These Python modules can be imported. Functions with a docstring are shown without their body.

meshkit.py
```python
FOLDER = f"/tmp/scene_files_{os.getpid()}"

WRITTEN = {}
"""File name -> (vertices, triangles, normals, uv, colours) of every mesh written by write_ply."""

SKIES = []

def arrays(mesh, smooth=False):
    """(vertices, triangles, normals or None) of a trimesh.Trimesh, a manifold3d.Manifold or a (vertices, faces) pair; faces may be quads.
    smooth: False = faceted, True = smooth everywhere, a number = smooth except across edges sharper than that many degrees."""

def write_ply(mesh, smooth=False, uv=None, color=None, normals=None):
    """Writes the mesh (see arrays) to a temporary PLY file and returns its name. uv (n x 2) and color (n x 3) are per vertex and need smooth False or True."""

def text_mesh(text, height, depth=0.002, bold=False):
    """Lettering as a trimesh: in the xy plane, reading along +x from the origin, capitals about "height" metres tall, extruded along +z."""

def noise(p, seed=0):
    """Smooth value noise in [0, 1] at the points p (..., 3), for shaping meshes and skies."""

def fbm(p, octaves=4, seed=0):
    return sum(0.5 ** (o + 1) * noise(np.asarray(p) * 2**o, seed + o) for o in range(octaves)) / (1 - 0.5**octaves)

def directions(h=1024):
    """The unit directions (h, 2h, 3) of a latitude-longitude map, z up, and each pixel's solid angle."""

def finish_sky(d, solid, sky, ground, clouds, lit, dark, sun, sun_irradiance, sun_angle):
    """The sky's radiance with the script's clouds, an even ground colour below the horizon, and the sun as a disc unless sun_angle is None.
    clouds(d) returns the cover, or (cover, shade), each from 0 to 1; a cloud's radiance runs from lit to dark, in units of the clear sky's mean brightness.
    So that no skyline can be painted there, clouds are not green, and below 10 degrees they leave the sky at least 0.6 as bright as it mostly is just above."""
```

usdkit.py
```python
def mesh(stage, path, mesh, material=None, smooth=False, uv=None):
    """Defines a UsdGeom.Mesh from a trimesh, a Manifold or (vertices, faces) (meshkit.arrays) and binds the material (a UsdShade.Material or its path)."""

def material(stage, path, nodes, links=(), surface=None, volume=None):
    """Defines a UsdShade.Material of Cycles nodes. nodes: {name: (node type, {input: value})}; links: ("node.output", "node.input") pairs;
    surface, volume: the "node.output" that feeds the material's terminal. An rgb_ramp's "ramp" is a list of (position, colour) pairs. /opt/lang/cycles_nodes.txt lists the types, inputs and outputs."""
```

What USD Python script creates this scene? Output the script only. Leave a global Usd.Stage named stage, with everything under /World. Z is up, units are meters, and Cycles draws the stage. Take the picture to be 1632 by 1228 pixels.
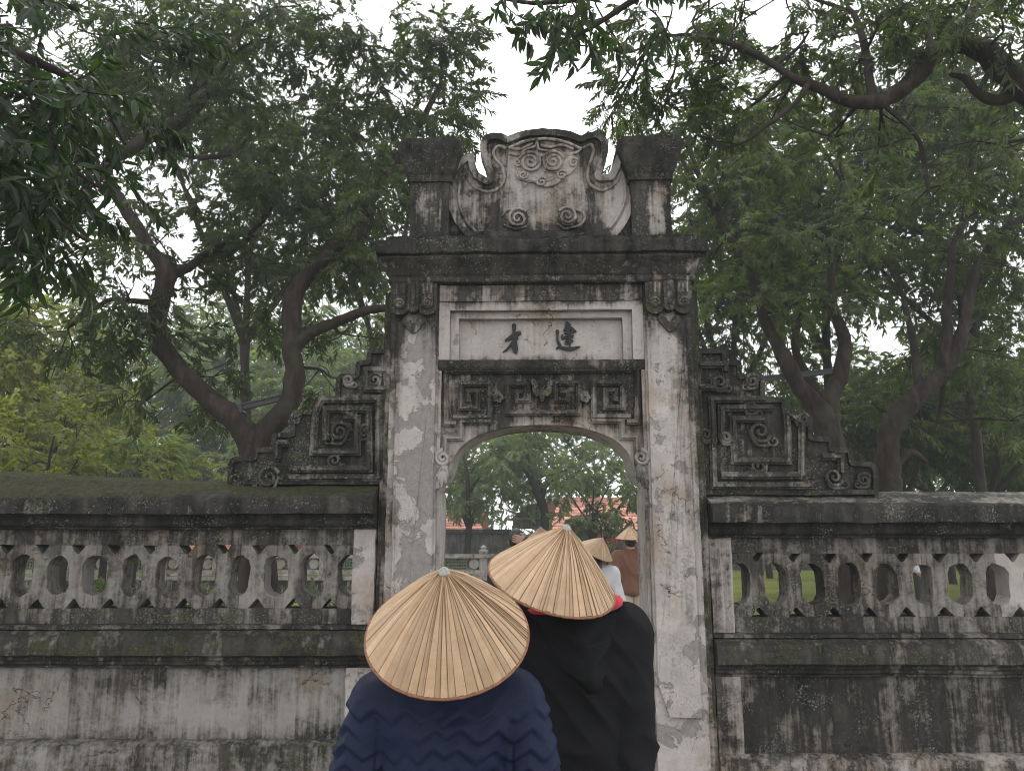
import math, numpy as np, trimesh, usdkit, meshkit
import manifold3d as m3
from shapely.geometry import Polygon, LineString, Point, box as sbox
from shapely.ops import unary_union
from shapely import affinity
from pxr import Usd, UsdGeom, UsdLux, UsdShade, Gf, Sdf, Vt

stage = Usd.Stage.CreateInMemory()
UsdGeom.SetStageUpAxis(stage, 'Z'); UsdGeom.SetStageMetersPerUnit(stage, 1.0)
UsdGeom.Xform.Define(stage, '/World')
rng = np.random.default_rng(7)

# ------------------------------------------------------------ camera, sky, sun, exposure
PITCH = 10.78
EYE = (0.0, 0.0, 1.78)
EXPOSURE = 0.0
cam = UsdGeom.Camera.Define(stage, '/World/camera')
cam.CreateHorizontalApertureAttr(36.0)
cam.CreateFocalLengthAttr(36.0 * 1250 / 1632)
cam.CreateExposureAttr(EXPOSURE)
cam.AddTranslateOp().Set(Gf.Vec3d(*EYE))
cam.AddRotateXOp().Set(90.0 + PITCH)
cam.CreateClippingRangeAttr(Gf.Vec2f(0.05, 2000))

SUN_EL, SUN_AZ = math.radians(58), math.radians(-25)      # high, behind the clouds, beyond the gate
sky_m = usdkit.material(stage, '/World/Looks/sky', {
    'tc': ('texture_coordinate', {}),
    'sky': ('sky_texture', {'sky_type': 'single_scattering', 'sun_disc': False, 'sun_elevation': SUN_EL, 'sun_rotation': SUN_AZ,
                            'air_density': 1.0, 'aerosol_density': 4.0, 'ozone_density': 1.0}),
    'n': ('noise_texture', {'scale': 1.6, 'detail': 5.0, 'roughness': 0.55}),
    'r': ('rgb_ramp', {'ramp': [(0.3, (12.0, 12.3, 12.6)), (0.7, (15.8, 16.0, 16.2))]}),
    'mx': ('mix_color', {'fac': 0.93, 'use_clamp': False}),
    'bg': ('background_shader', {'strength': 0.122})},
    [('tc.generated', 'n.vector'), ('n.fac', 'r.fac'), ('sky.color', 'mx.a'), ('r.color', 'mx.b'), ('mx.result', 'bg.color')], surface='bg.background')
dome = UsdLux.DomeLight.Define(stage, '/World/sky')
UsdShade.MaterialBindingAPI.Apply(dome.GetPrim()).Bind(sky_m)
dome.GetPrim().SetCustomDataByKey('kind', 'structure')
sun = UsdLux.DistantLight.Define(stage, '/World/sun')
sun.CreateIntensityAttr(0.25); sun.CreateAngleAttr(25.0); sun.CreateNormalizeAttr(True); sun.CreateColorAttr(Gf.Vec3f(1.0, 0.97, 0.92))
_d = np.array([math.sin(SUN_AZ) * math.cos(SUN_EL), math.cos(SUN_AZ) * math.cos(SUN_EL), math.sin(SUN_EL)])
sun.AddTransformOp().Set(Gf.Matrix4d().SetRotate(Gf.Rotation(Gf.Vec3d(0, 0, 1), Gf.Vec3d(*map(float, _d)))))

# ------------------------------------------------------------ helpers
used = {}
def numbered(parent, name):
    k = (parent, name); n = used.get(k, 0); used[k] = n + 1
    return f'{parent}/{name}' + (f'_{n:03d}' if n else '')
def tag(p, label=None, cat=None, group=None, kind=None):
    p = p.GetPrim() if hasattr(p, 'GetPrim') else p
    for k, v in (('label', label), ('category', cat), ('group', group), ('kind', kind)):
        if v: p.SetCustomDataByKey(k, v)
    return p
def thing(name, label=None, cat=None, loc=(0, 0, 0), rz=0.0, group=None, scale=None):
    x = UsdGeom.Xform.Define(stage, numbered('/World', name))
    x.AddTranslateOp().Set(Gf.Vec3d(*map(float, loc)))
    if rz: x.AddRotateZOp().Set(float(rz))
    if scale: x.AddScaleOp().Set(Gf.Vec3f(scale, scale, scale))
    return tag(x, label, cat, group)
def copy_of(src, name, label, cat, loc, rz=0.0, group=None, scale=None):
    p = thing(name, label, cat, loc, rz, group, scale)
    p.GetReferences().AddInternalReference(src.GetPath() if hasattr(src, 'GetPath') else src); p.SetInstanceable(True)
    return p
def pth(parent):
    return '/World' if parent is None else str(parent.GetPath())
def obj(name, mesh, mat, parent=None, smooth=False, uv=None, attrs=None, kind=None, label=None):
    m = usdkit.mesh(stage, numbered(pth(parent), name), mesh, mat, smooth=smooth, uv=uv)
    for k, fn in (attrs or {}).items():
        pts = np.array(m.GetPointsAttr().Get())
        val = np.broadcast_to(np.asarray(fn(pts) if callable(fn) else fn, float), (len(pts),))
        UsdGeom.PrimvarsAPI(m).CreatePrimvar(k, Sdf.ValueTypeNames.FloatArray, 'vertex').Set(Vt.FloatArray.FromNumpy(np.ascontiguousarray(val, np.float32)))
    return tag(m, label, kind=kind)

def mf(mesh):
    if isinstance(mesh, m3.Manifold): return mesh
    return m3.Manifold(m3.Mesh(np.asarray(mesh.vertices, np.float32), np.asarray(mesh.faces, np.uint32)))
def arr(man):
    m = man.to_mesh(); return np.array(m.vert_properties[:, :3], float), np.array(m.tri_verts, int)
def bx(x0, x1, y0, y1, z0, z1):
    return m3.Manifold.cube([x1 - x0, y1 - y0, z1 - z0]).translate([x0, y0, z0])
def polys(g):
    return [p for p in getattr(g, 'geoms', [g]) if p.geom_type == 'Polygon' and p.area > 1e-7]
def slab(poly, y0, y1):
    """polygon in the (x, z) plane, from depth y0 to y1"""
    out = m3.Manifold()
    for p in polys(poly):
        cs = m3.CrossSection([np.array(p.exterior.coords)[:-1]] + [np.array(h.coords)[:-1] for h in p.interiors], m3.FillRule.EvenOdd)
        out += m3.Manifold.extrude(cs, y1 - y0).transform(np.array([[1, 0, 0, 0], [0, 0, -1, y1], [0, 1, 0, 0]], float))
    return out
def run(profile, x0, x1):
    """profile: (y, z) points, run along x"""
    pts = np.array(profile)
    cs = m3.CrossSection([pts], m3.FillRule.NonZero)
    cs = cs if cs.area() > 0 else m3.CrossSection([pts[::-1]])
    return m3.Manifold.extrude(cs, x1 - x0).transform(np.array([[0, 0, 1, x0], [1, 0, 0, 0], [0, 1, 0, 0]], float))
def ring(profile, hx, y0, y1, cx=0.0):
    """moulding stack round a rectangular core: profile = [(out, z), ...] bottom to top, closed as one solid"""
    v, f = [], []
    for o, z in profile:
        v += [(cx - hx - o, y0 - o, z), (cx + hx + o, y0 - o, z), (cx + hx + o, y1 + o, z), (cx - hx - o, y1 + o, z)]
    n = len(profile)
    for i in range(n - 1):
        for k in range(4):
            a, b = 4 * i + k, 4 * i + (k + 1) % 4
            f += [(a, b, b + 4), (a, b + 4, a + 4)]
    f += [(0, 2, 1), (0, 3, 2)]; t = 4 * (n - 1); f += [(t, t + 1, t + 2), (t, t + 2, t + 3)]
    return m3.Manifold(m3.Mesh(np.array(v, np.float32), np.array(f, np.uint32)))
def stroke(pts, w, mitre=True):
    return LineString(pts).buffer(w / 2, cap_style=2 if mitre else 1, join_style=2 if mitre else 1, quad_segs=4)
def tube(pts, rad, sides=8, close=True):
    p = np.asarray(pts, float); n = len(p); r = np.broadcast_to(np.asarray(rad, float), (n,))
    t = np.gradient(p, axis=0); t /= np.linalg.norm(t, axis=1, keepdims=True) + 1e-12
    a = np.cross(t[0], [0, 0, 1.0] if abs(t[0][2]) < 0.9 else [1.0, 0, 0]); a /= np.linalg.norm(a)
    A = []
    for i in range(n):
        a = a - t[i] * (a @ t[i]); a /= np.linalg.norm(a) + 1e-12; A.append(a)
    A = np.array(A); B = np.cross(t, A); ang = np.arange(sides) * 2 * np.pi / sides
    v = p[:, None] + r[:, None, None] * (np.cos(ang)[None, :, None] * A[:, None] + np.sin(ang)[None, :, None] * B[:, None])
    i, j = np.meshgrid(np.arange(n - 1), np.arange(sides), indexing='ij')
    q = np.stack([i * sides + j, i * sides + (j + 1) % sides, (i + 1) * sides + (j + 1) % sides, (i + 1) * sides + j], -1).reshape(-1, 4)
    v = v.reshape(-1, 3); f = np.vstack([q[:, [0, 1, 2]], q[:, [0, 2, 3]]])
    if close:
        v = np.vstack([v, p[:1], p[-1:]]); c0, c1 = len(v) - 2, len(v) - 1; e = (n - 1) * sides
        f = np.vstack([f] + [[(c0, (k + 1) % sides, k), (c1, e + k, e + (k + 1) % sides)] for k in range(sides)])
    return v, f
def carved(me, amp=0.012, flat_=None):
    v, f = me; return v + amp * (vnoise(v, 6.0, 2) + vnoise(v, 24.0, 7)) , f
def cat(parts):
    v, f, n = [], [], 0
    for a, b in parts:
        v.append(a); f.append(np.asarray(b) + n); n += len(a)
    return np.vstack(v), np.vstack(f)
def spline(pts, k=8):
    """Catmull-Rom through the rows of pts"""
    p = np.asarray(pts, float); p = np.vstack([2 * p[0] - p[1], p, 2 * p[-1] - p[-2]]); out = []
    for i in range(1, len(p) - 2):
        t = np.linspace(0, 1, k, endpoint=False)[:, None]
        a, b, c, d = p[i - 1], p[i], p[i + 1], p[i + 2]
        out.append(0.5 * (2 * b + (c - a) * t + (2 * a - 5 * b + 4 * c - d) * t ** 2 + (3 * b - a - 3 * c + d) * t ** 3))
    return np.vstack(out + [p[-2][None]])
def vnoise(p, s, seed=0):
    p = np.asarray(p) * s
    return np.stack([meshkit.fbm(p + 17.3, 3, seed), meshkit.fbm(p + 5.1, 3, seed + 9), meshkit.fbm(p - 31.7, 3, seed + 21)], 1) - 0.5
def worn(man, size=0.04, amp=0.012, seed=0):
    """refines a solid and makes it slightly uneven, as old plaster is"""
    v, f = arr(man.refine_to_length(size))
    return v + amp * (vnoise(v, 3.0, seed) + 0.9 * vnoise(v, 11.0, seed + 3) + 0.5 * vnoise(v, 34.0, seed + 5)), f
def spiral(cx, cz, y, r0, turns, start, hand=1, rad=0.012, n=40, tail=None):
    """raised scroll: from the outside r0 winding in"""
    t = np.linspace(0, 1, n); a = start + hand * t * turns * 2 * np.pi; r = r0 * (1 - t) ** 0.9 + 0.006
    pts = np.stack([cx + r * np.cos(a), np.full(n, y), cz + r * np.sin(a)], 1)
    if tail is not None:
        pts = np.vstack([spline([[x, y, z] for x, z in tail] + [pts[0].tolist()], 5)[:-1], pts])
    return tube(pts, np.linspace(rad, rad * 0.75, len(pts)), 7)

# ------------------------------------------------------------ materials
def flat(name, col, rough=0.8, spec=0.3, var=0.15, scale=30.0, bump=0.0, extra=None):
    nodes = {'g': ('texture_coordinate', {}), 'n': ('noise_texture', {'scale': scale, 'detail': 5.0, 'roughness': 0.6}),
             'r': ('rgb_ramp', {'ramp': [(0.3, tuple(c * (1 - var) for c in col)), (0.7, tuple(c * (1 + var) for c in col))]}),
             'p': ('principled_bsdf', {'roughness': rough, 'specular_ior_level': spec, **(extra or {})})}
    links = [('g.object', 'n.vector'), ('n.fac', 'r.fac'), ('r.color', 'p.base_color')]
    if bump:
        nodes['b'] = ('bump', {'strength': bump, 'distance': 0.01}); links += [('n.fac', 'b.height'), ('b.normal', 'p.normal')]
    return usdkit.material(stage, '/World/Looks/' + name, nodes, links, surface='p.BSDF')

def stone(name, streak=1.25, light=(0.345, 0.312, 0.292), grey=(0.205, 0.186, 0.176), black=(0.008, 0.008, 0.0075), dark=(0.030, 0.0275, 0.0245), lich=0.5, bias=0.0):
    N, Lk = {}, []
    def node(k, t, **kw): N[k] = (t, kw)
    def ln(a, b): Lk.append((a, b))
    node('geo', 'geometry')
    node('ag', 'attribute', attribute='grime'); node('am', 'attribute', attribute='moss'); node('ab', 'attribute', attribute='bare')
    for k, s, d, ro in (('big', 1.15, 5.0, 0.6), ('mid', 6.5, 7.0, 0.68), ('fine', 30.0, 7.0, 0.66), ('peelN', 4.2, 8.0, 0.62), ('warm', 2.4, 5.0, 0.6), ('speck', 70.0, 5.0, 0.7), ('clus', 4.0, 6.0, 0.7)):
        node(k, 'noise_texture', scale=s, detail=d, roughness=ro, distortion=0.35 if k in ('mid', 'peelN') else 0.0); ln('geo.position', k + '.vector')
    node('m1', 'mapping', scale=(8.0, 8.0, 0.75)); node('m2', 'mapping', scale=(36.0, 36.0, 1.8), location=(3.0, 1.0, 0.4))
    for m, k in (('m1', 'st1'), ('m2', 'st2')):
        ln('geo.position', m + '.vector'); node(k, 'noise_texture', scale=1.0, detail=5.0, roughness=0.6); ln(m + '.vector', k + '.vector')
    # grime sum
    def ma(k, a, w, b):          # k = a * w + b
        node(k, 'math', math_type='multiply_add', value2=w); ln(a, k + '.value1')
        if isinstance(b, str): ln(b, k + '.value3')
        else: N[k][1]['value3'] = b
    ma('s0', 'ag.fac', 1.0, -0.5 * (1.3 + streak + 0.8 + 1.35 + 0.55) + bias)
    ma('s1', 'big.fac', 1.3, 's0.value'); ma('s2', 'st1.fac', streak, 's1.value'); ma('s3', 'st2.fac', 0.8, 's2.value'); ma('s4', 'mid.fac', 1.35, 's3.value'); ma('s5', 'fine.fac', 0.55, 's4.value')
    node('gm', 'map_range', range_type='smoothstep', from_min=0.30, from_max=0.60, clamp=True); ln('s5.value', 'gm.value')
    node('gw', 'map_range', range_type='smoothstep', from_min=-0.05, from_max=0.45, clamp=True); ln('s5.value', 'gw.value')
    # plaster
    node('pl', 'rgb_ramp', ramp=[(0.32, tuple(c * 0.78 for c in light)), (0.55, light), (0.72, tuple(min(1, c * 1.16) for c in light))]); ln('mid.fac', 'pl.fac')
    node('wr', 'rgb_ramp', ramp=[(0.52, (0, 0, 0)), (0.70, (1, 1, 1))]); ln('warm.fac', 'wr.fac')
    node('wm', 'mix_color', blend_type='multiply', b=(0.78, 0.67, 0.56)); ln('pl.color', 'wm.a'); ln('wr.color', 'wm.fac')
    # peeling top coat
    ma('pv', 'peelN.fac', 1.0, 'ab.fac')
    node('pk', 'map_range', range_type='smoothstep', from_min=0.60, from_max=0.625, clamp=True); ln('pv.value', 'pk.value')
    node('gr', 'rgb_ramp', ramp=[(0.35, tuple(c * 0.85 for c in grey)), (0.65, tuple(c * 1.12 for c in grey))]); ln('fine.fac', 'gr.fac')
    node('pm', 'mix_color'); ln('pk.result', 'pm.fac'); ln('wm.result', 'pm.a'); ln('gr.color', 'pm.b')
    # weak grime then black mould
    ma('d0', 'st1.fac', 0.55, 0.0); ma('d1', 'mid.fac', 0.35, 'd0.value'); ma('d2', 'fine.fac', 0.16, 'd1.value')
    node('dk', 'rgb_ramp', ramp=[(0.45, black), (0.57, dark), (0.72, tuple(c * 2.6 for c in dark))]); ln('d2.value', 'dk.fac')
    node('wk', 'mix_color', blend_type='multiply', b=(0.47, 0.455, 0.43)); ln('gw.result', 'wk.fac'); ln('pm.result', 'wk.a')
    node('bm', 'mix_color'); ln('gm.result', 'bm.fac'); ln('wk.result', 'bm.a'); ln('dk.color', 'bm.b')
    # pale lichen crust, in clusters, on the mouldy parts
    ma('l0', 'speck.fac', 1.0, -0.34); ma('l1', 'clus.fac', 0.62, 'l0.value')
    node('lm', 'map_range', range_type='smoothstep', from_min=0.56, from_max=0.63, to_max=lich, clamp=True); ln('l1.value', 'lm.value')
    node('lx', 'mix_color', b=(0.26, 0.255, 0.24)); ln('lm.result', 'lx.fac'); ln('bm.result', 'lx.a')
    # moss
    node('sx', 'separate_xyz'); ln('geo.true_normal', 'sx.vector')
    ma('o0', 'clus.fac', 1.6, 'am.fac'); ma('o1', 'fine.fac', 0.6, 'o0.value')
    node('om', 'map_range', range_type='smoothstep', from_min=1.25, from_max=1.65, to_max=0.85, clamp=True); ln('o1.value', 'om.value')
    node('mc', 'rgb_ramp', ramp=[(0.3, (0.011, 0.012, 0.006)), (0.7, (0.055, 0.054, 0.02))]); ln('fine.fac', 'mc.fac')
    node('mo', 'mix_color'); ln('om.result', 'mo.fac'); ln('lx.result', 'mo.a'); ln('mc.color', 'mo.b')
    ma('h1', 'fine.fac', 0.6, 0.0); ma('h2', 'pk.result', -0.5, 'h1.value'); ma('h3', 'lm.result', 0.35, 'h2.value'); ma('h4', 'mid.fac', 0.7, 'h3.value')
    node('ck', 'noise_texture', scale=1.7, detail=7.0, roughness=0.6, distortion=0.4); ln('geo.position', 'ck.vector')
    node('c1', 'math', math_type='subtract', value2=0.5); ln('ck.fac', 'c1.value1'); node('c2', 'math', math_type='absolute'); ln('c1.value', 'c2.value1')
    node('c3', 'map_range', from_min=0.0, from_max=0.0045, to_min=1.0, to_max=0.0, clamp=True); ln('c2.value', 'c3.value')
    node('c4', 'map_range', from_min=0.52, from_max=0.58, clamp=True); ln('warm.fac', 'c4.value'); node('c5', 'math', math_type='multiply'); ln('c3.result', 'c5.value1'); ln('c4.result', 'c5.value2')
    node('cx', 'mix_color', b=(0.03, 0.027, 0.024)); ln('c5.value', 'cx.fac'); ln('mo.result', 'cx.a'); ma('h5', 'c5.value', -0.8, 'h4.value')
    node('bp', 'bump', strength=0.8, distance=0.014); ln('h5.value', 'bp.height')
    node('p', 'principled_bsdf', roughness=0.92, specular_ior_level=0.2); ln('cx.result', 'p.base_color'); ln('bp.normal', 'p.normal')
    return usdkit.material(stage, '/World/Looks/' + name, N, Lk, surface='p.BSDF')
STONE = stone('old_plaster')
STONE_DARK = stone('mouldy_plaster', light=(0.225, 0.208, 0.193), grey=(0.14, 0.13, 0.12))
STONE_SMOOTH = stone('grey_render', streak=0.65, light=(0.25, 0.235, 0.22), grey=(0.20, 0.19, 0.18))
SOOT = flat('black_paint', (0.012, 0.012, 0.013), 0.6, 0.3, 0.2)

# ------------------------------------------------------------ ground
def ground_mat():
    N = {'g': ('geometry', {}), 'n': ('noise_texture', {'scale': 0.35, 'detail': 6.0, 'roughness': 0.6}), 'f': ('noise_texture', {'scale': 18.0, 'detail': 6.0, 'roughness': 0.7}),
         'a': ('rgb_ramp', {'ramp': [(0.3, (0.12, 0.145, 0.03)), (0.55, (0.19, 0.21, 0.05)), (0.75, (0.25, 0.25, 0.08))]}),
         'mx': ('mix_color', {'blend_type': 'multiply', 'fac': 0.7}), 'fr': ('rgb_ramp', {'ramp': [(0.3, (0.45, 0.45, 0.4)), (0.7, (1.2, 1.2, 1.0))]}),
         'b': ('bump', {'strength': 0.8, 'distance': 0.05}), 'p': ('principled_bsdf', {'roughness': 0.95, 'specular_ior_level': 0.1})}
    return usdkit.material(stage, '/World/Looks/lawn', N, [('g.position', 'n.vector'), ('g.position', 'f.vector'), ('n.fac', 'a.fac'), ('f.fac', 'fr.fac'), ('a.color', 'mx.a'), ('fr.color', 'mx.b'),
        ('mx.result', 'p.base_color'), ('f.fac', 'b.height'), ('b.normal', 'p.normal')], surface='p.BSDF')
LAWN = ground_mat()
gx, gy = np.meshgrid(np.linspace(-220, 220, 45), np.linspace(-30, 420, 46), indexing='ij')
gv = np.stack([gx.ravel(), gy.ravel(), np.full(gx.size, -0.012)], 1)
ii, jj = np.meshgrid(np.arange(44), np.arange(45), indexing='ij'); k0 = (ii * 46 + jj).ravel()
gf = np.vstack([np.stack([k0, k0 + 46, k0 + 47], 1), np.stack([k0, k0 + 47, k0 + 1], 1)])
tag(obj('ground', (gv, gf), LAWN), kind='structure')
# paved court in front of the gate and the brick walk through it
PAVE = flat('grey_paving', (0.22, 0.205, 0.19), 0.85, 0.25, 0.3, 6.0, 0.4)
BRICK = [flat(f'walk_brick_{k}', c, 0.85, 0.25, 0.25, 14.0, 0.4) for k, c in enumerate(((0.30, 0.21, 0.18), (0.36, 0.27, 0.24), (0.26, 0.19, 0.17)))]
tag(obj('pavement', arr(bx(-9, 9, -6, 5.2, -0.10, 0.0)), PAVE), kind='structure')
walk = tag(obj('path', arr(bx(-1.15, 1.75, 5.2, 27.0, -0.10, -0.006)), PAVE), kind='structure')
row = 0; y = 6.6; nb = 0
while y < 17.5:                                             # bricks of the walk as far as single ones show
    x = 0.55 + (0.14 if row % 2 else 0.0)
    while x < 1.70 and nb < 300:
        w = min(0.27, 1.72 - x)
        if w > 0.08:
            b = bx(x, x + w, y, y + 0.27, -0.02, 0.006 + 0.004 * rng.random())
            obj('paving_brick', arr(b), BRICK[rng.integers(3)], walk); nb += 1
        x += 0.28
    y += 0.28; row += 1
# ------------------------------------------------------------ the gate
D = 5.5
gate = thing('stone_gate', 'weathered old stone gateway with round arch, carved crest and black lettering', 'gate', (0.21, D, 0), -1.2)
def sm(a, b, x): t = np.clip((x - a) / (b - a), 0, 1); return t * t * (3 - 2 * t)
def part(name, man, grime=0.3, moss=0.0, bare=0.0, size=0.035, amp=0.012, seed=1, mat=STONE, parent=None, smooth=38, **kw):
    me = worn(man, size, amp, seed) if isinstance(man, m3.Manifold) else carved(man)
    return obj(name, me, mat, gate if parent is None else parent, smooth, attrs={'grime': grime, 'moss': moss, 'bare': bare}, **kw)
IN, OUT, JAMB = 0.745, 1.09, 0.68
# pillars: a raised coat of plaster on the front that stops above the foot
for s in (-1, 1):
    x0, x1 = (IN, OUT) if s > 0 else (-OUT, -IN)
    g = lambda p, s=s: 0.02 + 0.75 * sm(2.6, 3.7, p[:, 2]) * sm(0.0, 0.3, np.abs(np.abs(p[:, 0]) - 0.93) * 3) + (0.55 * sm(0.93, 1.08, np.abs(p[:, 0])) * sm(1.2, 3.2, p[:, 2] + 0.5 * meshkit.noise(p * [2, 2, 1.3], 4))) + 0.5 * (p[:, 1] > 0.03) * sm(0.9, 1.1, np.abs(p[:, 0])) - 0.1
    b = lambda p, s=s: 0.02 + 0.06 * meshkit.noise(p * 1.1, 3) + (0.05 if s < 0 else -0.02)
    core = bx(x0, x1, 0.02, 0.56, 0.0, 3.585)
    pil = part('pillar', core, g, lambda p: 0.25 * (np.abs(p[:, 0]) > 1.07), b, 0.04, 0.012, 2)
    zb = 0.60 if s > 0 else 0.75
    e0, e1 = (x0 + 0.015, x1 - 0.05) if s > 0 else (x0 + 0.05, x1 - 0.015)
    coat = Polygon([(e0, 3.3), (e0, zb + (0.22 if s > 0 else 0)), (e0 + 0.04, zb + (0.1 if s > 0 else 0.0)), (e0 + 0.07, zb), (e1, zb), (e1, 3.3)])
    part('plaster_coat', slab(coat, -0.004, 0.03), g, 0.0, b, 0.035, 0.007, 2, parent=pil)
    for q, (o0, o1, yy) in enumerate(((1.092, 1.125, 0.06), (1.127, 1.155, 0.09))):   # stepped edge on the outer side
        part('edge_strip', bx(s * o0 if s > 0 else -o1, o1 if s > 0 else -o0, yy, 0.53, 0.0, 3.55), lambda p: 0.35 + 0.3 * sm(1, 3, p[:, 2]), 0.3, 0.0, 0.05, 0.01, 3, parent=pil)
    # hanging carved drapery under the cornice
    cx = s * 0.925
    lob = lambda dx, w, z0: Polygon([(cx + dx - w / 2, 3.583), (cx + dx - w / 2, z0 + w * 0.5)] + [(cx + dx + w / 2 * math.cos(a), z0 + w * 0.45 + w * 0.45 * math.sin(a)) for a in np.linspace(math.pi, 2 * math.pi, 9)] + [(cx + dx + w / 2, 3.583)])
    orn = slab(lob(-0.10, 0.135, 3.345), -0.032, 0.02) + slab(lob(0.10, 0.135, 3.345), -0.032, 0.02) + slab(lob(0.0, 0.075, 3.36), -0.055, 0.02)
    orn += slab(lob(-0.10, 0.085, 3.39), -0.044, 0.0) + slab(lob(0.10, 0.085, 3.39), -0.044, 0.0) + slab(lob(0, 0.03, 3.41), -0.066, 0.0)
    for dx, r_ in ((-0.05, .03), (0.05, .03), (0, .034), (-0.025, .03), (0.025, .03)):
        orn += slab(Point(cx + dx, 3.30 - (0.035 if abs(dx) < .04 else 0) - (0.02 if dx == 0 else 0)).buffer(r_, 5), -0.03, 0.02)
    gl = [spiral(cx + dx, 3.43, -0.046, 0.03, 1.3, 1.6 - h_ * .9, h_, 0.008, 24) for dx, h_ in ((-0.10, -1), (0.10, 1))] + [tube([(cx + dx + q, -0.04, 3.575), (cx + dx + q * .9, -0.046, 3.50)], 0.008, 6) for dx in (-.10, .10) for q in (-.03, 0, .03)]
    part('ornament_scroll', cat(gl), 0.3, 0.1, 0, parent=pil, smooth=60, kind='stuff')
    cap = part('hanging_ornament', orn, 0.42, 0.2, 0.0, 0.025, 0.008, 5, parent=pil, mat=STONE_DARK)
# wall between the pillars with the arched opening
arch_half = [(0.722, 0.0), (0.722, 2.075), (0.738, 2.10), (0.728, 2.135), (0.69, 2.17), (0.655, 2.215), (0.635, 2.265)]
arch_half += [(0.635 * math.cos(a) ** 0.92, 2.265 + 0.292 * math.sin(a) ** 0.95) for a in np.linspace(0.12, math.pi / 2 - 1e-6, 16)]
outl = arch_half + [(-x, z) for x, z in arch_half[::-1][1:]]
face = sbox(-IN, 0.0, IN, 2.99).difference(Polygon(outl)); 
gface = lambda p: 0.02 + 0.50 * sm(2.5, 2.75, p[:, 2] + 0.12 * meshkit.noise(p * 5, 8)) + 0.25 * sm(0.15, 0.5, p[:, 0]) * sm(2.3, 2.6, p[:, 2]) - 0.25 * (p[:, 1] > 0.12) * (p[:, 1] < 0.45)
body = part('arch_wall', slab(face, 0.07, 0.50), gface, 0.0, 0.0, 0.035, 0.008, 6)
for s in (-1, 1):                                          # thin plaster lips of the jambs
    part('jamb_strip', bx(0.72 if s > 0 else -0.744, 0.744 if s > 0 else -0.72, 0.028, 0.1, 2.1, 2.95), 0.15, 0.1, 0.02, 0.04, 0.008, 7, parent=body)
# raised meander on the spandrel
mv = lambda pts: pts
strokes = [
    [(-0.609,2.564),(-0.686,2.564),(-0.692,2.946),(0.694,2.946),(0.683,2.571),(0.606,2.571)],
    [(-0.355,2.576),(-0.574,2.576),(-0.572,2.459),(-0.684,2.459),(-0.681,2.254)],
    [(0.359,2.581),(0.574,2.581),(0.571,2.463),(0.673,2.463),(0.667,2.263)],
    [(-0.633,2.609),(-0.371,2.609),(-0.372,2.852),(-0.58,2.852),(-0.578,2.675),(-0.46,2.675),(-0.461,2.795),(-0.525,2.795),(-0.525,2.718)],
    [(0.635,2.609),(0.372,2.609),(0.377,2.852),(0.585,2.852),(0.58,2.675),(0.463,2.675),(0.466,2.795),(0.53,2.795),(0.528,2.718)],
    [(-0.263,2.638),(0.266,2.638),(0.27,2.857),(0.1,2.857),(0.099,2.733),(0.183,2.733),(0.184,2.785),(0.132,2.785)],
    [(-0.243,2.638),(-0.243,2.847),(-0.094,2.847),(-0.094,2.733),(-0.169,2.733),(-0.169,2.785),(-0.132,2.785)]]
wide = unary_union([stroke(s_, 0.040) for s_ in strokes]); thin = unary_union([stroke(s_, 0.016) for s_ in strokes])
gm_ = lambda p: 0.34 + 0.30 * sm(2.6, 2.95, p[:, 2]) - 0.35 * sm(2.62, 2.45, p[:, 2]) + 0.2 * sm(0.3, 0.6, p[:, 0])
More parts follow.
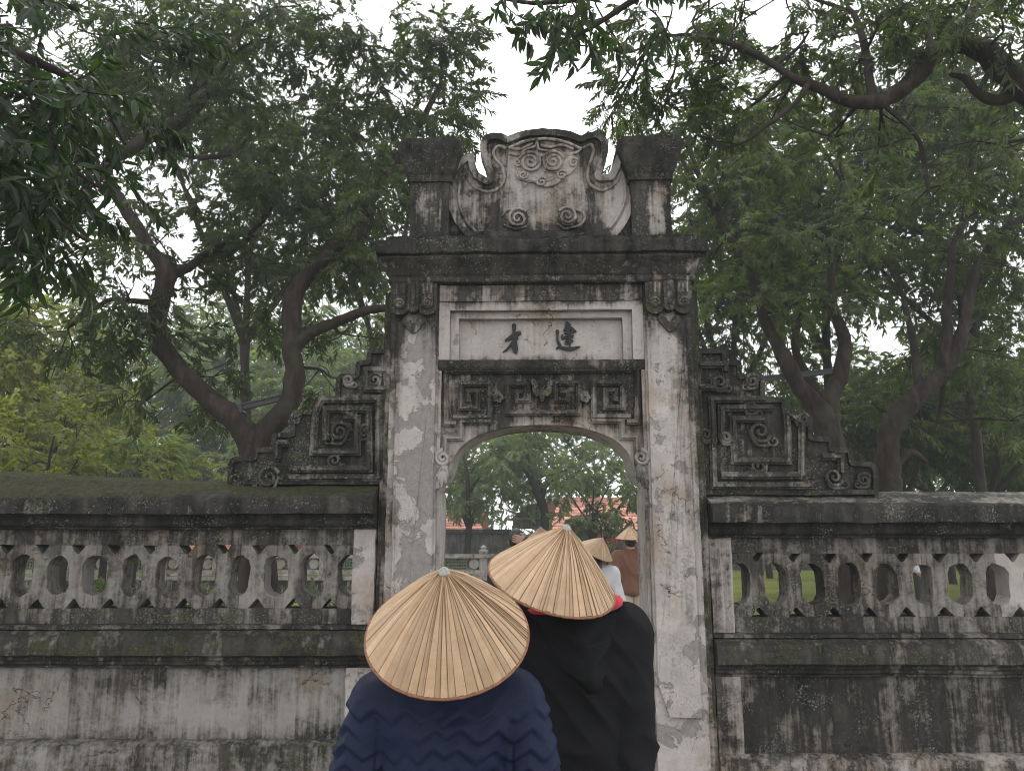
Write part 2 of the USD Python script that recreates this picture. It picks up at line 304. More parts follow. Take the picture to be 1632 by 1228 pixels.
part('meander_relief', slab(wide, 0.045, 0.08) + slab(thin, 0.03, 0.05), gm_, 0, 0, 0.03, 0.006, 8, parent=body, mat=STONE_DARK)
fl = m3.Manifold()
for (cx, cz), rr in (((0.005,2.814), 0.03),):
    for dx, dz, a_, b_ in ((0, -.045, .02, .055), (-.045, -.02, .022, .045), (.045, -.02, .022, .045), (-.055, .03, .02, .035), (.055, .03, .02, .035)):
        fl += slab(affinity.translate(affinity.rotate(affinity.scale(Point(0, 0).buffer(1, 6), a_, b_), -dx * 500), cx + dx, cz + dz), 0.015, 0.08)
for cx, cz in [(-0.31,2.747),(0.312,2.747)]:
    for a in range(5): fl += slab(Point(cx + .022 * math.cos(a * 1.257), cz + .022 * math.sin(a * 1.257)).buffer(.017, 4), 0.025, 0.08)
for pc in fl.decompose(): part('flower_relief', pc, 0.4, 0, 0, 0.02, 0.006, 9, parent=body, mat=STONE_DARK)
for s in (-1, 1):                                          # scroll and feathers at the springing of the arch
    cx, cz = s * 0.70, 2.315
    parts = [spiral(cx, cz, 0.03, 0.05, 1.7, math.pi / 2, -s, 0.017, 36)]
    for k in range(5):
        a = -math.pi / 2 + s * (-0.45 + 0.22 * k) + s * 0.1
        p0 = np.array([cx - s * 0.01, 0.035, cz - 0.04]); e = p0 + np.array([math.cos(a), 0, math.sin(a)]) * (0.11 + 0.03 * k)
        parts.append(tube(np.linspace(p0, e, 7), [0.008, 0.016, 0.02, 0.021, 0.019, 0.014, 0.005], 7))
    part('scroll_ornament', cat(parts), 0.1, 0.1, 0, parent=body, smooth=60)
# lintel ledge and name panel
part('ledge', run([(0.03, 2.945), (0.015, 2.965), (0.012, 3.012), (0.03, 3.022), (0.3, 3.022), (0.3, 2.945)], -0.742, 0.742), lambda p: 0.72 - 0.1 * p[:, 0], 0.1, 0, 0.03, 0.012, 10, mat=STONE_DARK)
gp = lambda p: -0.15 + 0.18 * sm(3.34, 3.46, p[:, 2]) + 0.12 * sm(3.1, 3.03, p[:, 2])
part('panel_wall', bx(-0.744, 0.744, 0.16, 0.5, 3.024, 3.583), lambda p: -0.2 + 0.0 * p[:, 0], 0, -0.1, 0.05, 0.006, 11)
fr = part('panel_frame', slab(sbox(-0.744, 3.024, 0.744, 3.46).difference(sbox(-0.665, 3.0, 0.665, 3.395)), 0.03, 0.158), lambda p: -0.10 + 0.40 * sm(3.4, 3.47, p[:, 2]), 0, -0.06, 0.035, 0.007, 12)
part('panel_frame', slab(sbox(-0.663, 3.024, 0.663, 3.393).difference(sbox(-0.60, 3.0, 0.60, 3.345)), 0.075, 0.158), gp, 0, -0.06, 0.035, 0.007, 12)
part('name_panel', bx(-0.598, 0.598, 0.125, 0.158, 3.026, 3.343), lambda p: -0.22 + 0.40 * sm(3.11, 3.03, p[:, 2]) + 0.12 * sm(3.28, 3.34, p[:, 2]), 0, -0.12, 0.03, 0.005, 13)
part('frieze', bx(-0.744, 0.744, 0.022, 0.5, 3.462, 3.583), lambda p: 0.34 + 0.15 * p[:, 0] / 0.7, 0.0, 0.03, 0.035, 0.01, 14)
# the two carved characters
def brush(seg):
    """brush strokes: polylines of (x, y, half width)"""
    sh = []
    for st in seg:
        q = spline([(x, y, w) for x, y, w in st], 6)
        for a, b in zip(q[:-1], q[1:]):
            sh.append(unary_union([Point(a[0], a[1]).buffer(max(a[2], .5), 5), Point(b[0], b[1]).buffer(max(b[2], .5), 5)]).convex_hull)
    return unary_union(sh)
CAI = [[(562, 225, 30), (563, 270, 26), (560, 330, 20), (568, 430, 28), (575, 520, 40), (580, 570, 32), (596, 605, 8)],
       [(455, 425, 16), (520, 385, 26), (590, 345, 32), (640, 330, 20)], [(600, 400, 22), (575, 415, 20)],
       [(545, 440, 10), (510, 500, 14), (470, 550, 14), (415, 590, 5)]]
DA = [[(1255, 190, 20), (1258, 230, 32), (1262, 280, 30), (1262, 330, 20)], [(1215, 290, 14), (1255, 275, 20), (1300, 262, 22), (1340, 300, 22), (1370, 312, 8)], [(1225, 255, 10), (1290, 215, 14)],
      [(1215, 335, 10), (1260, 335, 16), (1320, 325, 12)], [(1185, 365, 14), (1185, 405, 12), (1240, 375, 10), (1335, 365, 9)], [(1190, 412, 12), (1260, 400, 10), (1325, 395, 10)], [(1230, 445, 10), (1280, 435, 14), (1325, 440, 11)], [(1225, 480, 12), (1270, 470, 14), (1300, 460, 8)],
      [(1280, 330, 10), (1285, 420, 12), (1286, 520, 10)], [(1120, 310, 26), (1122, 350, 16), (1118, 420, 14), (1135, 470, 18), (1165, 505, 10)], [(1110, 545, 12), (1140, 525, 14), (1220, 545, 22), (1300, 552, 26), (1370, 535, 18), (1420, 520, 6)]]
MPX = 0.00446 / 8.16
for ch, c0 in ((CAI, (-0.215,3.198)), (DA, (0.199,3.215))):
    src = (530, 410) if ch is CAI else (1260, 380)
    g_ = affinity.affine_transform(brush(ch), [MPX, 0, 0, -MPX, c0[0] - src[0] * MPX, c0[1] + src[1] * MPX])
    obj('character', arr(slab(g_, 0.108, 0.13)), SOOT, gate, 30)
# cornice
gc = lambda p: 0.46 + 0.5 * sm(3.70, 3.80, p[:, 2]) + 0.25 * sm(0.9, 0.0, np.abs(p[:, 0] - 0.1)) * sm(3.63, 3.66, p[:, 2])
part('cornice', ring([(0.0, 3.586), (0.03, 3.588), (0.04, 3.605), (0.03, 3.628), (0.022, 3.632), (0.022, 3.642), (0.03, 3.648), (0.05, 3.69), (0.085, 3.735), (0.10, 3.758), (0.10, 3.768), (0.085, 3.772), (0.085, 3.782), (0.115, 3.788), (0.122, 3.885), (0.09, 3.895)], 1.085, 0.0, 0.56), gc, 0.1, 0.0, 0.03, 0.016, 15, mat=STONE)
part('blocking_course', bx(-1.12, 1.12, -0.05, 0.61, 3.894, 3.935), 0.95, 0.1, 0, 0.04, 0.016, 16, mat=STONE_DARK)
for s in (-1, 1):
    cx = s * 0.845
    gs = lambda p, cx=cx: 0.35 + 0.55 * sm(0.05, 0.16, np.abs(p[:, 0] - cx)) + 0.4 * sm(4.40, 4.50, p[:, 2]) + 0.3 * sm(4.1, 3.93, p[:, 2])
    po = part('corner_post', ring([(0, 3.934), (0, 4.44), (0.018, 4.445), (0.022, 4.495), (0.03, 4.505), (0.035, 4.52), (0.095, 4.695), (0.10, 4.735), (0.07, 4.738), (0.07, 4.775), (0.0, 4.78)], 0.15, 0.12, 0.42, cx), gs, 0.1, 0.03, 0.035, 0.014, 17)
# carved crest between the posts
YC = 5.72
CR = [(-0.537,4.005),(-0.625,4.125),(-0.683,4.259),(-0.706,4.429),(-0.682,4.557),(-0.632,4.635),(-0.568,4.686),(-0.496,4.711),(-0.488,4.652),(-0.476,4.592),(-0.452,4.54),(-0.394,4.501),(-0.394,4.549),(-0.415,4.635),(-0.447,4.73),(-0.449,4.799),(-0.417,4.86),(-0.352,4.883),(-0.288,4.874),(-0.239,4.848),(-0.167,4.878),(-0.086,4.899),(0.027,4.909),(0.141,4.901),(0.237,4.881),(0.317,4.846),(0.366,4.871),(0.431,4.887),(0.487,4.864),(0.521,4.799),(0.516,4.712),(0.494,4.626),(0.461,4.518),(0.517,4.523),(0.55,4.592),(0.571,4.66),(0.592,4.73),(0.652,4.695),(0.707,4.626),(0.734,4.514),(0.732,4.395),(0.704,4.259),(0.645,4.125),(0.556,4.005)]
crest = affinity.scale(Polygon(CR).buffer(0), 1.035, 1.0)
gcr = lambda p: 0.18 + 0.75 * sm(4.2, 3.98, p[:, 2] + 0.1 * meshkit.noise(p * 6, 2)) + 0.28 * sm(0.2, 0.32, np.abs(p[:, 0] + 0.02)) * sm(0.6, 0.35, np.abs(p[:, 0])) + 0.2 * sm(4.6, 4.8, p[:, 2])
cr = part('crest', slab(crest, 0.20, 0.36), gcr, 0.0, 0.0, 0.03, 0.009, 18)
part('crest_backing', bx(-0.70, 0.70, 0.218, 0.40, 3.934, 4.34), lambda p: 0.28 + 0.6 * sm(4.15, 3.95, p[:, 2]), 0.1, 0, 0.04, 0.012, 19, mat=STONE_DARK)
part('crest_rim', slab(crest.difference(crest.buffer(-0.052)).difference(sbox(-1, 3.9, 1, 3.99)), 0.168, 0.21), gcr, 0, 0, 0.03, 0.010, 24, parent=cr)
shield = Polygon([(-0.239,4.745),(-0.167,4.789),(0.026,4.823),(0.219,4.789),(0.33,4.737),(0.334,4.488),(0.37,4.284),(0.382,4.05),(-0.325,4.05),(-0.31,4.284),(-0.255,4.488)])
part('shield_relief', slab(shield, 0.175, 0.21), gcr, 0, 0.0, 0.03, 0.008, 18, parent=cr)
yr = 0.172
lines = [[(-0.239,4.74),(-0.167,4.778),(-0.071,4.809),(0.026,4.82),(0.138,4.809),(0.234,4.778),(0.329,4.732)],
         [(-0.418,3.997),(-0.561,4.146),(-0.626,4.314),(-0.624,4.449),(-0.581,4.56),(-0.557,4.5),(-0.5,4.432),(-0.405,4.398),(-0.31,4.432),(-0.271,4.5),(-0.291,4.602),(-0.343,4.671),(-0.359,4.74),(-0.327,4.783),(-0.263,4.757)],
         [(0.458,4.013),(0.587,4.163),(0.654,4.314),(0.661,4.449),(0.637,4.555),(0.595,4.466),(0.514,4.407),(0.435,4.415),(0.381,4.483),(0.375,4.585),(0.408,4.671),(0.425,4.74),(0.402,4.783),(0.338,4.757)]]
tb = [tube(spline([(x, 0.197 if i else yr, z) for x, z in l_], 5), 0.013, 7) for i, l_ in enumerate(lines)]
for l_ in ([(-0.231,4.697),(-0.167,4.688),(-0.119,4.723),(-0.039,4.757),(-0.022,4.809)], [(-0.022,4.809),(-0.007,4.74),(0.073,4.714),(0.153,4.723),(0.201,4.688),(0.289,4.706),(0.321,4.732)], [(-0.223,4.74),(-0.151,4.732),(-0.055,4.783)], [(0.009,4.766),(0.089,4.749),(0.17,4.766),(0.265,4.732)]):
    tb.append(tube(spline([(x, yr, z) for x, z in l_], 5), 0.011, 6))
def sp(px_, r0, turns, st, hand, rad=0.012): return spiral(px_[0], px_[1], yr, r0, turns, st, hand, rad)
C1, C2, C3, C4, C5 = [(-0.071,4.616),(0.107,4.616),(-0.168,4.16),(0.21,4.171),(0.015,4.483)]
for c_, r0, tu, st, hd in ((C1, .085, 2.4, math.pi * .9, -1), (C2, .085, 2.4, math.pi * .1, 1), (C3, .075, 1.9, math.pi * .2, 1), (C4, .07, 1.9, math.pi * .8, -1)):
    tb.append(sp(c_, r0, tu, st, hd, 0.011)); tb[-1] = (tb[-1][0] - [0, 0.022 if r0 > .08 else 0.012, 0], tb[-1][1])
for c_, r0, hd in zip([(0.015,4.452),(-0.126,4.514),(0.174,4.508),(0.263,4.611),(-0.167,4.616),(0.024,4.645)], (.035, .03, .035, .03, .026, .03), (1, -1, 1, 1, -1, -1)):
    tb.append(sp(c_, r0, 1.4, 0.6, hd, 0.009)); tb[-1] = (tb[-1][0] - [0, 0.012, 0], tb[-1][1])
for l_ in ([(-0.17,4.654),(-0.175,4.577),(-0.119,4.543),(-0.096,4.483),(-0.009,4.449),(0.055,4.423),(0.134,4.449),(0.174,4.5),(0.238,4.534),(0.279,4.594),(0.272,4.663),(0.216,4.68)], [(-0.167,4.568),(-0.177,4.526),(-0.143,4.483),(-0.088,4.474)], [(-0.12,4.537),(-0.04,4.548),(0.008,4.585),(0.048,4.548),(0.135,4.537),(0.183,4.568)], [(-0.167,4.645),(-0.127,4.692),(-0.055,4.692)], [(0.073,4.692),(0.153,4.702),(0.216,4.663)], [(-0.032,4.508),(0.007,4.474),(0.071,4.466),(0.119,4.5)], [(-0.294,4.18),(-0.246,4.23),(-0.152,4.238)], [(-0.278,4.113),(-0.184,4.071),(-0.105,4.096)], [(0.131,4.113),(0.209,4.071),(0.319,4.113),(0.336,4.196),(0.242,4.246)]):
    tb.append(tube(spline([(x, yr, z) for x, z in l_], 5), 0.010, 6))
cloud = Polygon([(-0.17,4.654),(-0.175,4.577),(-0.159,4.508),(-0.096,4.466),(-0.009,4.446),(0.055,4.42),(0.142,4.449),(0.182,4.5),(0.246,4.534),(0.282,4.594),(0.272,4.663),(0.201,4.697),(0.153,4.714),(0.073,4.702),(0.009,4.68),(-0.055,4.702),(-0.127,4.697)]).buffer(0.004)
part('cloud_relief', slab(cloud, 0.160, 0.18) + slab(unary_union([Point(*C1).buffer(.075), Point(*C2).buffer(.075)]), 0.150, 0.18), lambda p: 0.1, 0, 0, 0.025, 0.008, 20, parent=cr)
part('foot_scroll', slab(Point(*C3).buffer(.078), 0.155, 0.19), lambda p: 0.45, 0, 0, 0.025, 0.01, 21, parent=cr); part('foot_scroll', slab(Point(*C4).buffer(.074), 0.155, 0.19), lambda p: 0.4, 0, 0, 0.025, 0.01, 22, parent=cr)
tb = [(v_ + [0, -0.008 if v_[:, 1].mean() < 0.185 else 0, 0], f_) for v_, f_ in tb]
part('carved_lines', cat(tb), lambda p: 0.22 + 0.5 * sm(4.15, 3.95, p[:, 2]), 0, 0, parent=cr, smooth=60, kind='stuff')

# stepped shoulder walls
WL = [(-1.065,2.135),(-1.093,3.123),(-1.249,3.123),(-1.274,3.113),(-1.28,3.088),(-1.281,3.038),(-1.334,3.035),(-1.356,3.023),(-1.365,2.993),(-1.365,2.937),(-1.467,2.937),(-1.49,2.924),(-1.502,2.894),(-1.501,2.766),(-1.634,2.766),(-1.652,2.753),(-1.658,2.727),(-1.658,2.673),(-1.788,2.673),(-1.812,2.661),(-1.82,2.634),(-1.816,2.508),(-1.938,2.503),(-1.951,2.484),(-1.948,2.402),(-2.056,2.398),(-2.077,2.385),(-2.08,2.337),(-2.199,2.336),(-2.236,2.318),(-2.255,2.283),(-2.248,2.135)]
WR = [(1.095,2.057),(1.141,3.113),(1.333,3.113),(1.35,3.098),(1.349,3.026),(1.436,3.023),(1.455,3.008),(1.453,2.924),(1.596,2.919),(1.617,2.899),(1.61,2.749),(1.74,2.746),(1.76,2.727),(1.762,2.644),(1.921,2.639),(1.937,2.615),(1.93,2.471),(2.052,2.468),(2.075,2.445),(2.075,2.391),(2.185,2.385),(2.205,2.364),(2.207,2.295),(2.325,2.29),(2.356,2.269),(2.372,2.231),(2.36,2.057)]
gw = lambda p: 0.66 + 0.16 * meshkit.noise(p * 3, 5) + 0.22 * sm(0.10, 0.0, p[:, 1] - 0.1) * 0
def wing(outline, side, sq, curls, seed):
    pg = Polygon(outline).buffer(0)
    w = part('shoulder_wall', slab(pg, 0.12, 0.36), gw, 0.12, 0, 0.035, 0.012, seed, mat=STONE_DARK)
    rim = pg.difference(pg.buffer(-0.035)); x_in = outline[0][0]
    part('rim_moulding', slab(rim, 0.095, 0.135), lambda p: 0.85 + 0 * p[:, 0], 0.15, 0, 0.035, 0.010, seed + 1, mat=STONE_DARK, parent=w)
    fr_ = unary_union([stroke(s_, 0.05) for s_ in sq]); fi = unary_union([stroke(s_, 0.02) for s_ in sq])
    part('fret_relief', slab(fr_, 0.088, 0.13) + slab(fi, 0.07, 0.095), lambda p: 0.54 + 0.1 * meshkit.noise(p * 4, 2), 0.05, 0, 0.03, 0.008, seed + 2, mat=STONE_DARK, parent=w)
    for (cx, cz), r0, hd in curls:
        t_ = []
        t_.append(spiral(cx, cz, 0.095, r0, 1.6, 0.4 * hd, hd, 0.014, 34)); t_.append(spiral(cx - hd * r0 * 1.2, cz - r0 * 0.9, 0.1, r0 * 0.55, 1.3, 2.0, -hd, 0.011, 22))
        t_.append(tube(spline([(cx + hd * r0, 0.1, cz + 0.01), (cx + hd * r0 * 0.4, 0.095, cz - r0 * 1.25), (cx - hd * r0 * 1.0, 0.1, cz - r0 * 1.3)], 5), 0.012, 7))
        part('scroll_relief', cat(t_), 0.52, 0.05, 0, parent=w, mat=STONE_DARK, smooth=60)
wing(WL, -1, [[(-1.176,2.748),(-1.604,2.748),(-1.637,2.641),(-1.643,2.362),(-1.32,2.362),(-1.329,2.612),(-1.425,2.612)], [(-1.805,2.182),(-1.162,2.182),(-1.181,2.758),(-1.45,2.758)], [(-1.808,2.244),(-1.235,2.244),(-1.25,2.675),(-1.562,2.675),(-1.552,2.448)], [(-1.115,2.826),(-1.27,2.826),(-1.274,2.964),(-1.129,2.964)], [(-1.897,2.315),(-1.903,2.429),(-1.818,2.429)]],
     list(zip([(-1.459,2.515),(-1.214,2.895),(-1.407,2.89),(-1.273,2.515),(-1.484,2.305),(-1.956,2.182),(-2.191,2.173),(-1.78,2.617),(-1.389,2.675)], (.065, .05, .035, .045, .05, .075, .035, .03, .028), (1, 1, -1, 1, -1, 1, -1, 1, -1))), 30)
wing(WR, 1, [[(1.906,2.121),(1.213,2.121),(1.228,2.738),(1.613,2.738)], [(1.835,2.192),(1.268,2.192)], [(1.835,2.192),(1.86,2.563),(1.76,2.641)], [(1.281,2.448),(1.292,2.675),(1.666,2.675)], [(1.604,2.592),(1.374,2.592),(1.368,2.295),(1.747,2.295),(1.759,2.621)], [(1.152,2.994),(1.337,2.994),(1.334,2.944)], [(1.145,2.826),(1.251,2.826),(1.254,2.895)], [(2.11,2.21),(2.119,2.324),(1.986,2.324)]],
     list(zip([(1.56,2.505),(1.503,2.679),(1.292,2.865),(1.524,2.875),(1.31,2.467),(1.541,2.258),(2.061,2.182),(1.877,2.592),(2.267,2.163),(1.173,2.486)], (.075, .05, .05, .045, .04, .055, .06, .035, .04, .045), (-1, -1, -1, 1, -1, 1, -1, 1, 1, -1))), 40)
# ------------------------------------------------------------ pierced garden walls on both sides
def wall(x0, x1, dz, label, side, holes_from, seed, lowpanel, ridge):
    w = thing('garden_wall', label, 'wall', (0, 0, 0))
    F = 5.57
    def pt(name, man, grime, moss=0.0, bare=0.0, size=0.045, amp=0.013, mat=STONE_DARK, **kw):
        return obj(name, worn(man.translate([0, 0, dz]), size, amp, seed), mat, w, 38, attrs={'grime': grime, 'moss': moss, 'bare': bare}, **kw)
    z1 = 1.865
    # coping with a sloping, rounded top
    n = max(2, int((x1 - x0) / 0.12)); prof = []
    cs = [(F - 0.14, z1), (F - 0.145, 1.90), (F - 0.14, 1.972), (F - 0.12, 1.99), (F + 0.05, 2.06), (F + 0.16, 2.085), (F + 0.27, 2.06), (F + 0.44, 1.98), (F + 0.45, z1)]
    cop = run(cs, x0, x1).refine_to_length(0.05)
    v, f = arr(cop)
    k = np.clip((v[:, 2] - 1.98) / 0.10, 0, 1)
    v[:, 2] += k * ridge(v[:, 0]) + dz
    v += 0.016 * (vnoise(v, 3, seed) + vnoise(v, 10, seed + 1)) + 0.05 * k[:, None] * vnoise(v, 2.0, seed + 2) * [0, 0, 1] * (1 if side < 0 else 0.2)
    cg = (lambda p: 0.75 + 0.0 * p[:, 0]) if side < 0 else (lambda p: 0.75 - 0.35 * (p[:, 2] > 2.0))
    cm = (lambda p: 0.05 + 0.55 * sm(1.98, 2.1, p[:, 2])) if side < 0 else 0.05
    obj('coping', (v, f), STONE_DARK, w, 40, attrs={'grime': cg, 'moss': cm, 'bare': 0.0})
    pt('coping_moulding', run([(F - 0.075, 1.863), (F - 0.055, 1.848), (F - 0.06, 1.80), (F - 0.045, 1.785), (F - 0.02, 1.775), (F - 0.02, 1.762), (F + 0.30, 1.762), (F + 0.30, 1.863)], x0, x1), 0.85, 0.0)
    # frame round the pierced panel: two rails and a post, then balusters one by one
    zu0, zu1, zl0, zl1 = 1.655, 1.760, 1.124, 1.226
    rs = pt('upper_rail', bx(x0, x1, F + 0.04, F + 0.21, zu0, zu1), lambda p: 0.34 + 0.15 * meshkit.noise(p * 2, 3))
    pt('lower_rail', bx(x0, x1, F + 0.03, F + 0.22, zl0, zl1), 0.52, 0.12)
    xe = x0 if side > 0 else x1
    px0, px1 = (xe, xe + 0.15) if side > 0 else (xe - 0.15, xe)
    pt('end_post', bx(px0, px1, F, F + 0.27, 1.126, 1.7595), lambda p: 0.12 + (0.2 if side > 0 else 0.0) + 0 * p[:, 0], 0.0, 0.0, mat=STONE)
    S = 0.257 if side > 0 else 0.253
    zmid = 1.443; oh, ow = 0.135, 0.072
    oval = [(-ow, -0.075), (-0.045, -0.115), (0, -oh), (0.045, -0.115), (ow, -0.075), (ow, 0.07), (0.055, 0.11), (0.022, oh), (-0.022, oh), (-0.055, 0.11), (-ow, 0.07)]
    edge = px1 if side > 0 else px0
    c = holes_from
    lo, hi = min(x0, x1), max(x0, x1)
    cs_ = []
    while lo - S < c < hi + S:
        cs_.append(c); c += S * side
    hole = {}
    for i, c in enumerate(cs_ + [cs_[-1] + S * side]):
        hole[round(c, 4)] = affinity.rotate(affinity.scale(Polygon([(c + x + rng.normal(0, .004), zmid + z + rng.normal(0, .004)) for x, z in oval]), 1 + rng.normal(0, .07), 1 + rng.normal(0, .03)), rng.normal(0, 2.0)).buffer(0.006, 2)
    for i, c in enumerate(cs_):                           # one baluster between two neighbouring holes
        m_ = c + side * S / 2
        if not (lo < m_ < hi): continue
        jit = rng.normal(0, 0.004, 2)
        cell = sbox(m_ - S / 2, zl1 - 0.004, m_ + S / 2, zu0 + 0.004)
        for cc in (m_ - S / 2, m_ + S / 2):
            cell = cell.difference(min(hole.items(), key=lambda q: abs(q[0] - cc))[1])
        cell = cell.difference(Polygon([(m_ - 0.058, zu0 + 0.006), (m_ + 0.058, zu0 + 0.006), (m_ + 0.008, zu0 - 0.06), (m_ - 0.008, zu0 - 0.06)]))
        cell = cell.difference(Polygon([(m_ - 0.062, zl1 - 0.006), (m_ + 0.062, zl1 - 0.006), (m_ + 0.006, zl1 + 0.062), (m_ - 0.006, zl1 + 0.062)]))
        lim = sbox(edge, 0, hi + 1, 3) if side > 0 else sbox(lo - 1, 0, edge, 3)
        cell = cell.intersection(lim).buffer(-0.0012)
        if cell.is_empty: continue
        white = side > 0 and i in (7, 8)
        bl = slab(cell, F + 0.045, F + 0.205)
        pt('baluster', bl, (lambda p: -0.15 + 0.5 * sm(1.35, 1.25, p[:, 2])) if white else (lambda p, q=rng.normal(0, .10): 0.30 + q + 0.12 * sm(1.4, 1.25, p[:, 2])), 0.05, -0.1 if white else 0.0, 0.022, 0.016, mat=STONE if white else STONE_DARK, label='freshly plastered pale baluster with a torn top' if white and i == 7 else None)
    # half cell next to the post
    first = cs_[0] - side * S / 2
    cell = sbox(min(edge, first + side * S / 2), zl1, max(edge, first + side * S / 2), zu0).difference(Polygon([(cs_[0] + x, zmid + z) for x, z in oval]).buffer(0.006, 2))
    lim = sbox(edge, 0, hi + 1, 3) if side > 0 else sbox(lo - 1, 0, edge, 3)
    cell = cell.intersection(lim).buffer(-0.001)
    if not cell.is_empty: pt('baluster', slab(cell, F + 0.045, F + 0.205), 0.42, 0.05, 0, 0.022, 0.014)
    # sill, string course, base panel, plinth
    pt('sill', run([(F - 0.005, 1.122), (F - 0.03, 1.112), (F - 0.03, 1.095), (F - 0.01, 1.088), (F + 0.26, 1.088), (F + 0.26, 1.122)], x0, x1), 0.6, 0.1)
    pt('string_course', run([(F - 0.035, 1.086), (F - 0.085, 1.05), (F - 0.10, 0.985), (F - 0.10, 0.935), (F - 0.08, 0.924), (F + 0.28, 0.924), (F + 0.28, 1.086)], x0, x1), lambda p: 0.48 + 0.2 * meshkit.noise(p * [1.2, 1, 1], 7), lambda p: 0.30 + 0.25 * (meshkit.noise(p * 0.9, 1) - 0.5))
    pt('base_moulding', run([(F - 0.045, 0.922), (F - 0.05, 0.90), (F - 0.03, 0.885), (F - 0.03, 0.868), (F - 0.005, 0.855), (F - 0.005, 0.842), (F + 0.26, 0.842), (F + 0.26, 0.922)], x0, x1), 0.62, 0.05)
    zp = 0.355 if side > 0 else 0.385
    gb = (lambda p: 0.50 + 0.1 * meshkit.noise(p, 2)) if side > 0 else (lambda p: 0.06 + 0.36 * sm(0.66, 0.42, p[:, 2] + 0.1 * meshkit.noise(p * 4, 3)) + 0.38 * sm(0.55, 0.85, p[:, 2]) * np.exp(-((p[:, 0] + 2.35) / 0.75) ** 2))
    pt('base_panel', bx(x0, x1, F + 0.03, F + 0.24, zp - 0.02, 0.84), gb, 0.0, -0.12, mat=STONE_SMOOTH if side < 0 else STONE_DARK)
    pt('end_post', bx(px0 - (0.0 if side > 0 else 0.02), px1 + (0.02 if side > 0 else 0.0), F - 0.004, F + 0.1, zp, 0.8405), 0.1 if side < 0 else 0.4, 0.05, 0.0, mat=STONE)
    pt('plinth', run([(F - 0.002, zp), (F - 0.06, zp - 0.03), (F - 0.07, 0.2), (F - 0.10, 0.19), (F - 0.11, -0.2), (F + 0.3, -0.2), (F + 0.3, zp)], x0, x1), 0.40 if side > 0 else 0.30, 0.22, 0.0, mat=STONE_SMOOTH if side < 0 else STONE)
    return w
wall(1.372, 5.2, 0.0, 'dark mould streaked pierced plaster wall right of the gate', 1, 1.372 + 0.205, 60, 0, lambda x: 0 * x)
wall(-5.6, -0.952, 0.057, 'mossy pierced plaster wall with rounded coping left of the gate', -1, -0.952 - 0.185, 70, 0, lambda x: 0.075 * sm(-1.6, -3.6, x))
# ------------------------------------------------------------ trees
def leaf_mat(name, ramp, trans=(0.11, 0.145, 0.035), tw=0.45, rough=0.42, spec=0.45):
    N = {'o': ('object_info', {}), 'g': ('geometry', {}), 'a': ('math', {'math_type': 'multiply_add', 'value2': 0.45, 'value3': 0.0}), 'b': ('math', {'math_type': 'multiply_add', 'value2': 0.6}),
         'gn': ('noise_texture', {'scale': 0.8, 'detail': 3.0, 'roughness': 0.6}), 'c': ('math', {'math_type': 'multiply_add', 'value2': 0.7, 'value3': -0.35}),
         'd': ('math', {'math_type': 'add'}), 'r': ('rgb_ramp', {'ramp': ramp}), 'p': ('principled_bsdf', {'roughness': rough, 'specular_ior_level': spec}),
         't': ('translucent_bsdf', {}), 'tm': ('mix_color', {'blend_type': 'multiply', 'fac': 1.0, 'b': tuple(x / 0.06 for x in trans), 'use_clamp': False}), 'm': ('mix_closure', {'fac': tw})}
    L_ = [('o.random', 'a.value1'), ('g.random_per_island', 'b.value1'), ('a.value', 'b.value3'), ('g.position', 'gn.vector'), ('gn.fac', 'c.value1'), ('c.value', 'd.value1'), ('b.value', 'd.value2'),
          ('d.value', 'r.fac'), ('r.color', 'p.base_color'), ('r.color', 'tm.a'), ('tm.result', 't.color'), ('p.BSDF', 'm.closure1'), ('t.BSDF', 'm.closure2')]
    return usdkit.material(stage, '/World/Looks/' + name, N, L_, surface='m.closure')
LEAF = leaf_mat('dark_green_leaf', [(0.0, (0.024, 0.030, 0.015)), (0.45, (0.056, 0.066, 0.028)), (0.8, (0.10, 0.11, 0.038)), (0.95, (0.17, 0.17, 0.05)), (1.0, (0.17, 0.11, 0.06))])
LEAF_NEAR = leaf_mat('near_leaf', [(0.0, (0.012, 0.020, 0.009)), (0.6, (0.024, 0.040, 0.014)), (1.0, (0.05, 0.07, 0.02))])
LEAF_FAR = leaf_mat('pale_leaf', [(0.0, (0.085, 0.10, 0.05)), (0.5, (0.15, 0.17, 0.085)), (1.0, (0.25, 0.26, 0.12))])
LEAF_GOLD = leaf_mat('yellow_green_leaf', [(0.0, (0.09, 0.10, 0.025)), (0.5, (0.19, 0.195, 0.045)), (0.85, (0.32, 0.29, 0.06)), (1.0, (0.46, 0.30, 0.05))], (0.14, 0.15, 0.02))
LEAF_MID = leaf_mat('mid_green_leaf', [(0.0, (0.034, 0.042, 0.018)), (0.5, (0.088, 0.104, 0.038)), (0.95, (0.17, 0.18, 0.06)), (1.0, (0.18, 0.12, 0.06))])
